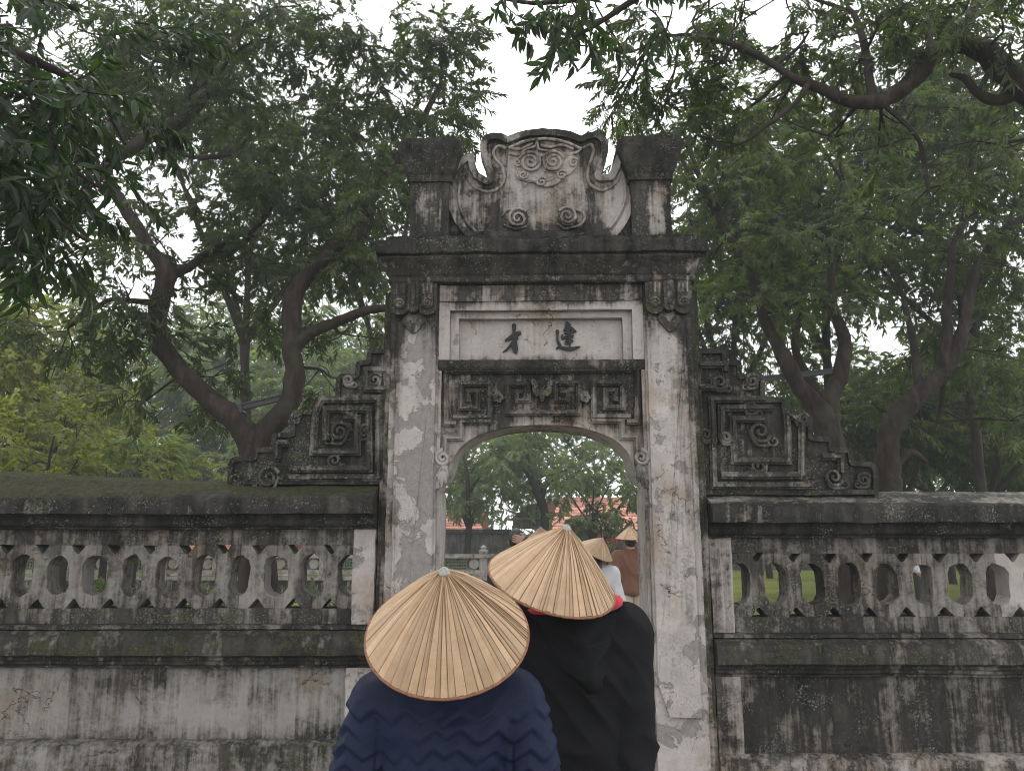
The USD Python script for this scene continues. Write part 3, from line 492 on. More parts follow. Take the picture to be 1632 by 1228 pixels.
def bark_mat():
    N = {'g': ('geometry', {}), 'm': ('mapping', {'scale': (9.0, 9.0, 2.2)}), 'n': ('noise_texture', {'scale': 1.0, 'detail': 7.0, 'roughness': 0.65, 'distortion': 0.6}), 'f': ('noise_texture', {'scale': 3.0, 'detail': 4.0}),
         'r': ('rgb_ramp', {'ramp': [(0.3, (0.008, 0.006, 0.005)), (0.55, (0.026, 0.018, 0.015)), (0.75, (0.062, 0.044, 0.036))]}), 'x': ('mix_color', {'b': (0.035, 0.033, 0.024)}),
         'k': ('map_range', {'from_min': 0.5, 'from_max': 0.65, 'to_max': 0.6, 'clamp': True}), 'b': ('bump', {'strength': 0.9, 'distance': 0.03}), 'p': ('principled_bsdf', {'roughness': 0.9, 'specular_ior_level': 0.2})}
    return usdkit.material(stage, '/World/Looks/bark', N, [('g.position', 'm.vector'), ('m.vector', 'n.vector'), ('g.position', 'f.vector'), ('n.fac', 'r.fac'), ('r.color', 'x.a'), ('f.fac', 'k.value'), ('k.result', 'x.fac'), ('x.result', 'p.base_color'), ('n.fac', 'b.height'), ('b.normal', 'p.normal')], surface='p.BSDF')
BARK = bark_mat()

def leaf(L_, W, droop, fold=0.25, n=3):
    """one lance-shaped leaf along +x, folded on its rib"""
    t = np.linspace(0, 1, n + 1); w = W / 2 * np.array([np.sin(np.pi * x ** 0.8) ** 0.85 if 0 < x < 1 else 0.0 for x in t])
    v, f = [(0, 0, 0)], []
    for i in range(1, n): 
        z = -droop * L_ * t[i] ** 2
        v += [(t[i] * L_, w[i], z + fold * w[i]), (t[i] * L_, 0, z), (t[i] * L_, -w[i], z + fold * w[i])]
    v.append((L_, 0, -droop * L_)); e = len(v) - 1
    f += [(0, 2, 1), (0, 3, 2)]
    for i in range(n - 2):
        a = 1 + 3 * i; b = a + 3; f += [(a, a + 1, b + 1), (a, b + 1, b), (a + 1, a + 2, b + 2), (a + 1, b + 2, b + 1)]
    a = e - 3; f += [(a, a + 1, e), (a + 1, a + 2, e)]
    return np.array(v, float), np.array(f)
def rot(axis, ang):
    return trimesh.transformations.rotation_matrix(ang, axis)[:3, :3]
def twig(seed, L_=0.115, W=0.03, n=26, stem=0.42, hang=0.5):
    """a leafy twig along +x, z up: leaves alternate along the stem and crowd at its tip"""
    g = np.random.default_rng(seed); leaves = []
    sx = np.linspace(0, stem, 6); sz = -0.12 * stem * (sx / stem) ** 2; sy = 0.04 * np.sin(sx * 9 + seed)
    sp = np.stack([sx, sy, sz], 1)
    for i in range(n):
        u = (i + 0.5) / n; u = 0.18 + 0.82 * u ** 0.75; p = np.array([np.interp(u * stem, sx, sy * 0 + sx), np.interp(u * stem, sx, sy), np.interp(u * stem, sx, sz)])
        yaw = g.choice([-1, 1]) * g.uniform(0.35, 1.5) * (1.15 - 0.6 * u) + g.normal(0, .15); pitch = g.uniform(-0.15, 1.0) * hang * 1.5 + g.normal(0, .15)
        s = g.uniform(0.7, 1.15)
        v, f = leaf(L_ * s, W * s, g.uniform(0.05, 0.4), 0.3)
        R = rot([0, 0, 1], yaw) @ rot([0, 1, 0], pitch) @ rot([1, 0, 0], g.normal(0, .6))
        leaves.append((v @ R.T + p, f))
    st = tube(sp, np.linspace(0.006, 0.002, 6), 3, False)
    return leaves, st
TWIGS = []
for s_ in range(4):
    lv_, st_ = twig(100 + s_); TWIGS.append(cat(lv_ + [st_]))
FERN = []
for s_ in range(3):
    lv_, st_ = twig(200 + s_, 0.085, 0.04, 24, 0.34, 0.3); FERN.append(cat(lv_ + [st_]))
LEAF_AREA = 26 * 0.0018 * 0.9

def scatter(parent, name, protos, mat, pos, dirs, scl, g, kind='stuff'):
    """point instancer: each twig points along dirs with a random roll"""
    path = numbered(pth(parent), name)
    pi = UsdGeom.PointInstancer.Define(stage, path); rel = pi.CreatePrototypesRel()
    for k, pm in enumerate(protos):
        usdkit.mesh(stage, f'{path}/twig_{k}' if False else f'{path}/twig' + (f'_{k:03d}' if k else ''), pm, mat); rel.AddTarget(f'{path}/twig' + (f'_{k:03d}' if k else ''))
    n = len(pos); d = dirs / (np.linalg.norm(dirs, axis=1, keepdims=True) + 1e-9)
    yaw = np.arctan2(d[:, 1], d[:, 0]); pit = -np.arcsin(np.clip(d[:, 2], -1, 1)); rol = g.normal(0, 0.45, n)
    cy, sy, cp, sp_, cr_, sr = np.cos(yaw / 2), np.sin(yaw / 2), np.cos(pit / 2), np.sin(pit / 2), np.cos(rol / 2), np.sin(rol / 2)
    q = np.stack([cr_ * cp * cy + sr * sp_ * sy, sr * cp * cy - cr_ * sp_ * sy, cr_ * sp_ * cy + sr * cp * sy, cr_ * cp * sy - sr * sp_ * cy], 1)
    pi.CreateProtoIndicesAttr(Vt.IntArray.FromNumpy(g.integers(0, len(protos), n).astype(np.int32)))
    pi.CreatePositionsAttr(Vt.Vec3fArray.FromNumpy(np.asarray(pos, np.float32)))
    pi.CreateOrientationsAttr(Vt.QuathArray([Gf.Quath(float(a), float(b), float(c), float(e)) for a, b, c, e in q]))
    s = np.asarray(scl, np.float32); pi.CreateScalesAttr(Vt.Vec3fArray.FromNumpy(np.repeat(s[:, None], 3, 1)))
    return tag(pi, kind=kind)

def fill(blobs, scale, lai, g, hang=0.35):
    """twigs of clumped foliage in the blobs (x, y, z, rx, ry, rz, factor)"""
    P_, D_, S_ = [], [], []
    for (x, y, z, rx, ry, rz, k) in blobs:
        n = int(lai * k * math.pi * rx * rz / (LEAF_AREA * scale ** 2)) + 2
        nc = max(3, n // 7); c = np.array([x, y, z]); R = np.array([rx, ry, rz])
        cu = g.normal(size=(nc, 3)); cu /= np.linalg.norm(cu, axis=1, keepdims=True); cu *= (g.random((nc, 1)) ** 0.42) * 0.95
        idx = g.integers(0, nc, n)
        u = cu[idx] + g.normal(0, 0.13, (n, 3)) / np.clip(R / max(R.min(), 0.3), 0.6, 3)
        P_.append(c + u * R)
        d = u * 1.1 + g.normal(0, 0.55, (n, 3)); d[:, 2] = d[:, 2] * 0.55 - hang + 0.1 * g.normal(size=n); D_.append(d)
        S_.append(scale * g.uniform(0.75, 1.25, n))
    return np.vstack(P_), np.vstack(D_), np.concatenate(S_)

def limb_mesh(rows, g, sides=10, wob=0.05):
    q = spline(np.asarray(rows, float), 6)
    w = vnoise(q[:, :3], 1.6, int(g.integers(1000))) * wob * 2
    v, f = tube(q[:, :3] + w * (q[:, 3:4] > 0.02), np.maximum(q[:, 3], 0.006), sides)
    r_ = np.repeat(q[:, 3], sides); k = np.concatenate([r_, q[[0, -1], 3]])
    v = v + vnoise(v, 5.0, 3) * k[:, None] * 0.55 + vnoise(v, 16.0, 5) * k[:, None] * 0.22
    return v, f
def tree(name, label, limbs, blobs, mat, seed, scale=1.0, lai=1.8, group=None, protos=None, extra_branches=5, base=None, cat_='tree', hang=0.35):
    g = np.random.default_rng(seed)
    limbs = [np.asarray(l, float) for l in limbs]
    base = np.array(base if base is not None else [limbs[0][0][0], limbs[0][0][1], 0.0])
    t = thing(name, label, cat_, base, group=group)
    for i, l in enumerate(limbs):
        l = l * [1, 1, 1, 0.78]; v, f = limb_mesh(l, g); obj('trunk' if i == 0 else 'limb', (v - base, f), BARK, t, 60)
    al = np.vstack([spline(l, 4) for l in limbs]); tw_ = []
    for b in blobs:                                    # thin branches that carry the leaves
        c = np.array(b[:3]); R = np.array(b[3:6]); dd = np.linalg.norm(al[:, :3] - c, axis=1) + 0.6 * np.maximum(0, al[:, 2] - c[2]); o = al[dd.argmin()]
        d = c - o[:3]; dist = np.linalg.norm(d)
        if dist > 14 * scale + 4: continue
        mid = o[:3] + d * 0.5 + g.normal(0, 0.12, 3) * dist + [0, 0, 0.06 * dist]; r0 = min(o[3] * 0.6, 0.018 + 0.012 * dist)
        tw_.append(tube(spline([o[:3], mid, c], 5), np.linspace(r0, 0.009, 11), 5))
        for k in range(extra_branches):
            e = c + g.normal(0, 0.55, 3) * R; m2 = (c + e) / 2 + g.normal(0, .1, 3) * R
            s0 = mid if k % 2 else c
            tw_.append(tube(spline([s0, m2, e], 3), np.linspace(0.011, 0.004, 7) * max(1, scale * .8), 4, False))
    v, f = cat(tw_); obj('branches', (v - base, f), BARK, t, 60, kind='stuff')
    P_, D_, S_ = fill(blobs, scale, lai, g, hang)
    scatter(t, 'crown', protos or TWIGS, mat, P_ - base, D_, S_, g)
    return t

# the tree behind the left wall, forked low
BL1 = [(-2.5,11.0,9.283,1.06,1.2,0.57,1.3),(-1.286,11.5,9.568,0.69,1.1,0.6,1.7),(-0.985,11.5,8.564,0.46,0.9,0.55,1.6),(-1.617,10.5,8.025,0.67,1,0.55,1.4),(-2.7,11.0,8.217,0.84,1.2,0.62,1.1),(-3.605,10.5,9.046,0.84,1.2,0.59,1),(-4.323,10.0,8.7,0.72,1.2,0.56,1),(-4.663,10.5,8.226,0.67,1,0.42,0.9),(-3.955,11.0,8.322,0.66,1.1,0.53,0.9),(-2.27,10.5,7.085,0.8,1.1,0.46,1),(-0.795,11.3,8.017,0.38,0.7,0.36,0.9),(-3.48,10.5,6.891,0.76,1.1,0.46,1),(-4.028,10.5,6.316,0.67,1,0.55,1),(-2.912,11.0,6.581,0.84,1.1,0.53,1),(-1.875,10.2,6.232,0.41,0.9,0.57,0.9),(-4.734,10.0,5.651,0.64,1,0.48,1),(-3.609,11.0,5.697,0.84,1.1,0.53,1),(-2.39,10.5,5.566,0.67,1,0.46,1),(-6.23,10.5,6.458,0.84,1.1,0.63,1),(-4.884,9.6,4.78,0.73,1,0.54,1),(-5.654,9.8,4.212,0.59,0.9,0.43,0.9),(-4.752,10.6,4.277,0.51,0.8,0.38,0.8),(-3.965,11.5,5.076,0.69,1,0.51,0.8),(-2.327,11.0,4.744,0.48,0.8,0.44,0.7),(-2.565,10.8,3.962,0.48,0.7,0.35,0.6),(-4.467,11.5,4.103,0.64,0.8,0.37,0.6),(-1.985,10.5,5.335,0.29,0.7,0.46,0.6),(-5.473,10.5,9.046,0.67,1.1,0.59,1),(-6.101,11.0,8.112,0.79,1.1,0.62,1),(-4.991,10.5,3.554,0.38,0.6,0.34,0.6),(-4.127,10.5,3.382,0.38,0.6,0.29,0.5),(-7.228,11.0,7.904,0.79,1,0.62,1),(-7.469,11.0,9.175,0.79,1,0.62,1),(-6.734,11.5,8.951,0.74,1,0.55,0.9),(-7.804,11.5,6.904,0.64,1,0.55,0.9),(-6.702,11.0,5.697,0.57,1,0.4,0.8),(-6.68,11.0,10.051,0.79,1,0.53,1),(-5.513,11.0,10.274,0.79,1,0.44,1),(-4.505,11.5,10.427,0.83,1,0.46,1),(-3.466,11.5,10.311,0.74,1,0.41,0.9)]
t_left = tree('spreading_tree', 'dark leafy tree behind the left wall with its trunk forked low into two limbs', [
    [(-3.127,10.0,0.113,0.32),(-3.184,10.0,1.412,0.288),(-3.274,10.0,2.5,0.264),(-3.277,10.0,2.94,0.24)],
    [(-3.282,10.0,2.619,0.224),(-3.384,10.0,2.98,0.208),(-3.606,10.0,3.289,0.192),(-3.949,10.0,3.568,0.168),(-4.344,10.0,3.925,0.16),(-4.665,10.0,4.347,0.152),(-4.613,10.0,4.905,0.16),(-4.588,10.0,5.21,0.16),(-4.853,10.0,5.562,0.112),(-5.243,10.0,6.145,0.104),(-5.718,10.3,6.841,0.107),(-5.368,10.5,7.329,0.118),(-4.856,10.8,7.946,0.112),(-4.685,11.0,8.427,0.097),(-4.843,11.2,8.872,0.081),(-4.46,11.5,9.738,0.064)],
    [(-3.258,10.0,2.619,0.208),(-3.148,10.0,3.061,0.2),(-2.924,10.0,3.387,0.184),(-2.824,10.0,3.8,0.168),(-2.866,10.0,4.304,0.16),(-2.904,10.0,4.861,0.152),(-2.754,10.1,5.2,0.129),(-2.456,10.2,5.593,0.122),(-2.188,10.3,5.951,0.115),(-2.065,10.5,6.363,0.109),(-1.931,10.7,6.742,0.086),(-1.578,11.0,7.542,0.07),(-1.161,11.4,8.779,0.055)],
    [(-2.826,10.0,4.169,0.12),(-2.594,9.95,4.376,0.096),(-2.26,9.9,4.515,0.087),(-1.917,9.8,4.605,0.071),(-1.538,9.7,4.66,0.062)],
    [(-4.584,10.0,5.166,0.112),(-4.457,10.3,5.403,0.082),(-4.161,10.6,5.789,0.076),(-3.875,10.9,6.048,0.061),(-3.443,11.0,6.882,0.053)],
    [(-5.714,10.3,6.793,0.082),(-6.209,10.2,6.981,0.065),(-6.539,10.0,7.065,0.048)],
    [(-5.178,10.5,7.231,0.067),(-4.952,10.6,7.283,0.051),(-4.532,10.6,7.165,0.042),(-4.118,10.7,7.285,0.034)],
    [(-4.606,10.0,4.818,0.064),(-4.896,9.8,4.757,0.047),(-5.209,9.7,4.727,0.039),(-5.658,9.7,4.394,0.031)]], BL1, LEAF, 11, 0.92, 2.45)

# trees beyond the right wall
BR1 = [(3.464,12.5,7.577,0.75,1.1,0.6,1),(4.29,12.0,8.01,0.91,1.2,0.62,1),(5.661,12.5,8.328,0.95,1.2,0.6,1),(3.83,12.5,6.452,0.75,1.1,0.6,1),(4.608,12.0,6.586,0.91,1.2,0.58,1),(6.035,12.5,7.01,0.9,1.2,0.6,0.9),(3.62,12.3,5.517,0.54,1,0.54,1),(4.496,12.2,5.381,0.73,1,0.44,1),(5.78,12.8,5.558,0.67,1,0.56,0.8),(3.629,12.5,8.739,0.7,1,0.55,1),(4.644,12.5,9.334,0.85,1.2,0.6,0.9),(3.557,13.5,6.588,0.54,0.9,0.54,0.9),(4.704,13.2,4.889,0.53,0.8,0.23,0.5),(5.599,13.0,6.295,0.62,1,0.47,0.7),(3.253,13.5,7.429,0.49,1,0.65,0.9),(3.078,13.5,8.789,0.65,1,0.54,0.9),(2.349,14.0,9.179,0.5,0.8,0.45,0.9),(2.131,14.0,10.106,0.56,1,0.62,0.9)]
tree('forked_tree', 'reddish trunked tree beyond the right wall forking beside the stepped shoulder', [
    [(5.11,12.0,0.173,0.326),(5.169,12.0,1.338,0.278),(5.035,12.0,2.36,0.24),(4.943,12.0,3.027,0.24),(4.788,12.0,3.532,0.25),(4.633,12.0,3.807,0.192),(4.397,12.0,4.204,0.163),(4.227,12.0,4.606,0.144),(4.123,12.2,5.067,0.117),(3.917,12.5,6.122,0.09),(3.524,12.8,7.251,0.072)],
    [(4.85,12.0,3.317,0.211),(4.925,12.0,3.807,0.173),(5.112,12.0,4.204,0.163),(5.213,12.0,4.606,0.144),(5.195,12.0,5.013,0.115),(5.213,12.3,5.623,0.098),(5.426,12.5,6.674,0.08),(5.71,12.6,7.739,0.06)],
    [(4.958,12.0,3.22,0.115),(4.919,12.5,4.046,0.11),(4.817,12.7,4.452,0.091),(4.765,12.8,5.011,0.082),(4.961,13.0,5.729,0.062)]], BR1, LEAF_MID, 12, 0.92, 1.95)
BR2 = [(7.367,13.5,8.538,1.03,1.2,0.76,1),(8.312,13.0,8.167,0.88,1.2,0.83,1),(7.773,13.5,6.826,1.03,1.2,0.7,0.9),(8.553,13.0,6.41,0.62,1.1,0.83,1),(8.262,13.0,4.842,0.78,1.1,0.78,1),(7.704,14.0,5.792,0.73,1,0.56,0.7),(7.514,14.5,4.83,0.87,1,0.58,0.8),(8.335,13.0,3.657,0.52,0.9,0.57,0.9),(7.24,13.5,9.68,0.86,1.1,0.59,0.9),(8.433,13.5,9.809,0.97,1.2,0.65,0.9),(9.114,13.0,9.264,0.52,1.1,0.73,1),(7.085,14.0,6.643,0.62,1,0.56,0.7),(8.516,14.5,4.229,0.58,0.8,0.52,0.6),(7.095,15.0,4.191,0.6,0.8,0.42,0.6)]
tree('leaning_tree', 'grey trunked tree leaning to the right beyond the right wall', [
    [(6.102,13.0,0.135,0.354),(6.186,13.0,1.5,0.302),(6.207,13.0,2.408,0.26),(6.186,13.0,2.871,0.25),(6.26,13.0,3.34,0.229),(6.453,13.0,3.742,0.229),(6.82,13.0,4.062,0.208),(7.204,13.0,4.406,0.187),(7.509,13.0,4.787,0.166),(7.723,13.0,5.283,0.135),(7.891,13.0,5.842,0.125),(8.116,13.0,6.41,0.104),(8.488,12.8,6.906,0.082),(9.124,12.7,7.323,0.061)],
    [(7.257,13.0,4.406,0.135),(7.398,13.0,4.952,0.114),(7.616,13.2,5.79,0.106),(7.882,13.3,6.751,0.085),(8.196,13.3,7.585,0.074),(8.417,13.3,8.561,0.053)],
    [(6.907,13.0,4.083,0.125),(6.959,13.2,4.447,0.095),(7.053,13.4,5.163,0.075),(7.055,13.6,5.912,0.065)],
    [(6.326,13.0,2.923,0.104),(6.654,13.1,3.12,0.084),(6.956,13.2,2.993,0.053)],
    [(7.408,13.0,4.842,0.062),(7.423,13.4,3.934,0.054),(7.27,13.6,3.522,0.044)]], BR2, LEAF_MID, 13, 0.92, 1.95)
# the nearer tree whose limb reaches in at the upper right
BR0 = [(1.168,7.2,6.374,0.29,0.6,0.32,1.1),(1.039,7.5,6.062,0.17,0.4,0.21,0.9),(1.52,7.0,6.659,0.39,0.7,0.28,1.1),(1.578,7.4,6.146,0.38,0.7,0.27,1),(2.059,7.2,6.444,0.37,0.7,0.29,1),(2.276,7.0,6.798,0.45,0.7,0.25,1),(1.937,7.6,5.904,0.33,0.6,0.21,0.8),(2.956,7.0,6.693,0.45,0.7,0.25,1),(3.544,6.8,6.62,0.44,0.7,0.24,1),(4.197,6.8,6.486,0.41,0.7,0.3,1),(4.61,6.6,6.413,0.32,0.7,0.29,1),(2.778,7.5,6.169,0.36,0.6,0.21,0.8),(3.34,7.5,5.814,0.42,0.6,0.21,0.7),(3.866,7.4,5.691,0.3,0.5,0.18,0.6),(2.381,7.5,6.097,0.3,0.6,0.24,0.8),(4.686,7.0,5.48,0.28,0.5,0.22,0.7),(4.089,7.2,5.119,0.23,0.5,0.2,0.6),(3.503,7.3,6.474,0.26,0.5,0.23,0.7),(0.729,6.6,6.413,0.26,0.5,0.18,1.1),(2.088,7.4,7.344,0.41,0.6,0.21,1),(2.971,7.6,7.61,0.49,0.6,0.21,1),(3.652,7.6,7.571,0.49,0.6,0.24,1),(4.34,7.6,7.61,0.49,0.6,0.24,1),(4.888,7.4,7.419,0.47,0.6,0.24,1),(4.74,8.0,7.475,0.51,0.6,0.29,0.9),(5.319,7.5,6.602,0.24,0.5,0.3,0.8),(3.657,8.0,7.316,0.51,0.6,0.29,0.8)]
tree('overhanging_tree', 'near tree at the right whose thick crooked limb reaches in overhead', [
    [(5.364,6.6,0.186,0.264),(5.532,6.6,1.537,0.253),(5.709,6.7,3.134,0.247),(5.651,6.8,4.443,0.228),(5.395,6.9,5.427,0.199),(5.039,6.9,5.917,0.171)],
    [(5.039,6.9,5.917,0.171),(4.772,6.9,6.216,0.149),(4.551,6.9,6.419,0.132),(4.344,6.9,6.487,0.121),(4.119,6.9,6.385,0.121),(3.929,6.9,6.183,0.116),(3.779,6.9,6.016,0.11),(3.554,6.9,5.87,0.094),(3.283,6.9,5.87,0.077),(3.08,6.9,5.983,0.072),(2.875,6.9,6.083,0.066),(2.707,7.0,6.226,0.05),(2.475,7.1,6.47,0.045),(2.106,7.1,6.637,0.034),(1.542,7.1,6.728,0.023)],
    [(5.088,7.0,6.281,0.101),(4.989,7.0,6.077,0.084),(4.803,7.0,5.956,0.073),(4.648,7.0,5.943,0.067),(4.533,7.0,6.01,0.056),(4.426,7.0,6.159,0.045),(4.369,7.1,6.262,0.028)],
    [(3.495,6.9,5.884,0.066),(3.526,7.0,6.213,0.056),(3.524,7.1,6.623,0.051),(3.507,7.2,7.049,0.04)],
    [(4.405,6.9,6.487,0.072),(4.511,6.9,6.726,0.061),(4.62,6.9,7.038,0.05)],
    [(2.875,6.9,6.083,0.044),(2.733,6.8,5.857,0.033),(2.512,6.8,5.662,0.027),(2.234,6.9,5.459,0.022)],
    [(4.176,7.1,6.518,0.04),(4.279,7.2,6.905,0.04),(4.36,7.2,7.194,0.035)]], BR0, LEAF, 14, 0.85, 2.3)
# ------------------------------------------------------------ background trees
def simple_tree(name, label, x, y, h, crown, seed, mat=LEAF_FAR, scale=2.0, lai=1.7, lean=0.0, r=0.2, fork=0.35, group=None, cat_='tree', stems=2, protos=None, nb=9):
    """crown = (width, height) of the leafy part"""
    g = np.random.default_rng(seed); cw, ch = crown; zc = h - ch / 2
    fk = np.array([x + lean * 0.4, y, fork * h]); limbs = [[(x, y, -0.1, r * 1.3), (x + lean * 0.15, y, fork * h * 0.5, r), (*fk, r * 0.85)]]
    for k in range(stems):
        a = 2 * math.pi * k / stems + g.uniform(0, 1.5); e = np.array([x + lean + 0.33 * cw * math.cos(a), y + 0.25 * cw * math.sin(a), zc + 0.2 * ch * g.uniform(-.5, 1)])
        m = (fk + e) / 2 + np.array([g.normal(0, .08) * cw, g.normal(0, .08) * cw, 0.0])
        limbs.append([(*fk, r * 0.7), (*m, r * 0.5), (*e, r * 0.2)])
    bl = []
    for k in range(nb):
        u = g.normal(size=3); u /= np.linalg.norm(u); u *= g.uniform(0.45, 0.85)
        bl.append((x + lean + u[0] * cw / 2, y + u[1] * cw / 2, zc + u[2] * ch / 2, cw * g.uniform(.17, .26), cw * g.uniform(.17, .26), ch * g.uniform(.15, .22), 1.0))
    return tree(name, label, limbs, bl, mat, seed, scale, lai, group, protos, 3, cat_=cat_)
# seen through the arch, beyond the far wall
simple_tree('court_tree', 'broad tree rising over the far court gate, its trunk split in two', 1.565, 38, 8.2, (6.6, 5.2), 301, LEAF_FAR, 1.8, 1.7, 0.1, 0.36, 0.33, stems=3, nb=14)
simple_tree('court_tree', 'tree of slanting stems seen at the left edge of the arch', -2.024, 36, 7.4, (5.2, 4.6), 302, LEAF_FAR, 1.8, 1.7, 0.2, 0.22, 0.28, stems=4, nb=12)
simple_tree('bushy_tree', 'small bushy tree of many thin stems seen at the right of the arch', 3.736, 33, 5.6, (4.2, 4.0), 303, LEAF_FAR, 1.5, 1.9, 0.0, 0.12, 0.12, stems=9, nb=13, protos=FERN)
# yellow-green garden beyond the left wall
for k, (px_, Y, h, cw, ch, mt) in enumerate(((20, 21, 8.5, 5.2, 6.5, 1), (120, 24, 7.4, 4.8, 5.8, 1), (265, 26, 5.0, 3.4, 3.2, 1), (-90, 19, 9.0, 5, 7, 1), (40, 17, 5.0, 3.2, 3.8, 1), (180, 19, 4.2, 2.8, 3.0, 1))):
    simple_tree('yellow_leaved_tree', ['tall yellow-green tree at the far left edge behind the mossy wall', 'yellowing tree behind the left wall next to the palm', 'low golden shrub-like tree between the palm and the forked trunk', 'tall tree beyond the left edge', 'short yellow-green tree in front of the tall one at the left edge', 'small bright green tree under the hanging dark foliage'][k],
                (px_ - 816) / 1250 * Y, Y, h, (cw, ch), 320 + k, LEAF_GOLD, 1.25, 1.5, 0, 0.12, 0.3, stems=3, protos=FERN, nb=14)
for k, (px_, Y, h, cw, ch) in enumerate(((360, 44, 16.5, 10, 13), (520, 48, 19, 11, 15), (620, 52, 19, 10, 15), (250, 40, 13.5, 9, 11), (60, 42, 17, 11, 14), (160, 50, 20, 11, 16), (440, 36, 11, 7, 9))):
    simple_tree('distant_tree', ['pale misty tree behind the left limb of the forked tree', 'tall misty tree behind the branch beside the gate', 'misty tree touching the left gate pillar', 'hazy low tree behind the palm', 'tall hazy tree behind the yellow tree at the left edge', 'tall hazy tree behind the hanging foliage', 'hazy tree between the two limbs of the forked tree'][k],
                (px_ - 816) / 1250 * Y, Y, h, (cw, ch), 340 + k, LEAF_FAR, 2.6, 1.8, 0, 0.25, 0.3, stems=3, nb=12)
# rows of trees in the court beyond the right wall
R2 = ((1130, 24, 8.5, 6, 5.5, .3), (1215, 34, 9, 7, 6, -.2), (1300, 26, 8, 6, 5, .3), (1385, 38, 10, 8, 6, .5), (1450, 22, 7.2, 5.5, 4.6, -.8), (1500, 30, 9, 7, 6, -.9), (1545, 25, 8.5, 6, 5.5, -.7), (1590, 21, 7.5, 5.5, 5, -.9), (1640, 27, 9, 7, 6, -.6), (1700, 23, 9, 6, 6.5, -.5), (1560, 36, 11, 8, 7.5, -.5), (1090, 40, 10, 8, 7, 0), (1470, 42, 11, 8, 7, 0), (1620, 40, 12, 9, 8, 0))
for k, (px_, Y, h, cw, ch, ln_) in enumerate(R2):
    simple_tree('court_tree', 'slender leaning tree %s' % ['next to the gate pillar top', 'behind the reddish forked trunk', 'between the forked tree and the leaning tree', 'behind the leaning grey trunk', 'just right of the leaning grey trunk', 'second to the right of the leaning grey trunk', 'third to the right of the leaning grey trunk', 'fourth to the right of the leaning grey trunk', 'of the court with its crown at the right edge', 'outside the right edge', 'far back over the wall coping at right', 'far back beside the gate pillar', 'far back behind the row of leaning stems', 'far back at the right edge'][k],
                (px_ - 816) / 1250 * Y, Y, h, (cw, ch), 360 + k, LEAF_MID, 1.7, 1.3, ln_, 0.15, 0.36, stems=3, nb=11, group=None)
# taller trees whose crowns close the sky behind
for k, (px_, Y, h, cw, ch, ln_) in enumerate(((408, 18, 15.5, 6.0, 8.5, -1.1), (1330, 18, 14.5, 6.5, 9, 0), (1560, 17, 14.5, 7, 9, 0), (1180, 20, 13, 5, 7.5, 0), (640, 19, 13.2, 4.6, 6.0, -1.2))):
    simple_tree('tall_tree', ['tall tree whose crown closes the sky behind the left limb', 'tall tree whose crown fills the sky right of the gate', 'tall tree whose crown fills the upper right corner', 'tall tree with its crown directly behind the right corner post', 'tall slim tree behind the left corner post'][k],
                (px_ - 816) / 1250 * Y, Y, h, (cw, ch), 380 + k, LEAF, 1.15, 0.85, ln_, 0.15, 0.4, stems=4, nb=24)
# the wood that closes the view
g_ = np.random.default_rng(77); n_ = 9000
xw = g_.uniform(-75, 80, n_); yw = g_.uniform(62, 84, n_); top = 7.0 + 7.0 * meshkit.noise(np.stack([xw * 0.09, 0 * xw, 0 * xw], 1), 5) + np.where(xw < -8, 5.0, 0)
zw = top * g_.random(n_) ** 0.75
scatter(None, 'distant_wood', FERN, LEAF_MID, np.stack([xw, yw, zw], 1), g_.normal(size=(n_, 3)) - [0, .6, .3], g_.uniform(3.2, 5.0, n_), g_)
tag(stage.GetPrimAtPath('/World/distant_wood'), 'far wood closing off the view behind the courts', 'wood', kind='stuff')
# ------------------------------------------------------------ court beyond the gate
def worn_b(man, size, amp, seed, off):
    v, f = worn(man, size, amp, seed); return v + np.asarray(off), f
# far wall with its own small gate
GREYW = stone('sooty_wall', light=(0.13, 0.125, 0.12), grey=(0.09, 0.085, 0.08), bias=0.05, lich=0.3)
fw = thing('boundary_wall', 'long dark grey boundary wall seen low through the arch', 'wall', (0, 42, 0))
for x0, x1 in ((-26, -0.05), (2.15, 30)):
    obj('wall_body', worn(bx(x0, x1, 0, 0.4, -0.2, 1.80), 0.5, 0.02, 3), GREYW, fw, 38, attrs={'grime': 0.25, 'moss': 0, 'bare': 0})
    obj('coping', worn(ring([(0.0, 1.80), (0.06, 1.82), (0.07, 1.93), (0.0, 2.08)], (x1 - x0) / 2, 0, 0.4, (x0 + x1) / 2), 0.5, 0.02, 4), GREYW, fw, 38, attrs={'grime': 0.6, 'moss': 0, 'bare': 0})
fg = thing('court_gate', 'small grey gate with arched gable in the far boundary wall', 'gate', (1.05, 41.7, 0))
for s in (-1, 1): obj('pillar', worn(bx(s * 0.86 - 0.2, s * 0.86 + 0.2, 0, 0.8, 0, 2.1), 0.2, 0.02, 5), STONE_DARK, fg, 38, attrs={'grime': 0.35, 'moss': 0, 'bare': 0})
obj('lintel', worn(ring([(0, 2.1), (0.06, 2.14), (0.06, 2.24), (0.0, 2.27), (0, 2.52), (0.08, 2.55), (0.08, 2.66), (0, 2.68)], 1.0, 0.05, 0.75), 0.2, 0.02, 6), STONE_DARK, fg, 38, attrs={'grime': 0.4, 'moss': 0, 'bare': 0})
gb = Polygon([(-1.0, 2.68)] + [(-1.0 + 0.22 * math.sin(a), 2.95 - 0.2 * math.cos(a)) for a in np.linspace(0, 1.5, 5)] + [(0.62 * -math.cos(a), 2.97 + 0.42 * math.sin(a)) for a in np.linspace(0, math.pi, 14)] + [(1.0 - 0.22 * math.sin(a), 2.95 - 0.2 * math.cos(a)) for a in np.linspace(1.5, 0, 5)] + [(1.0, 2.68)]).buffer(0)
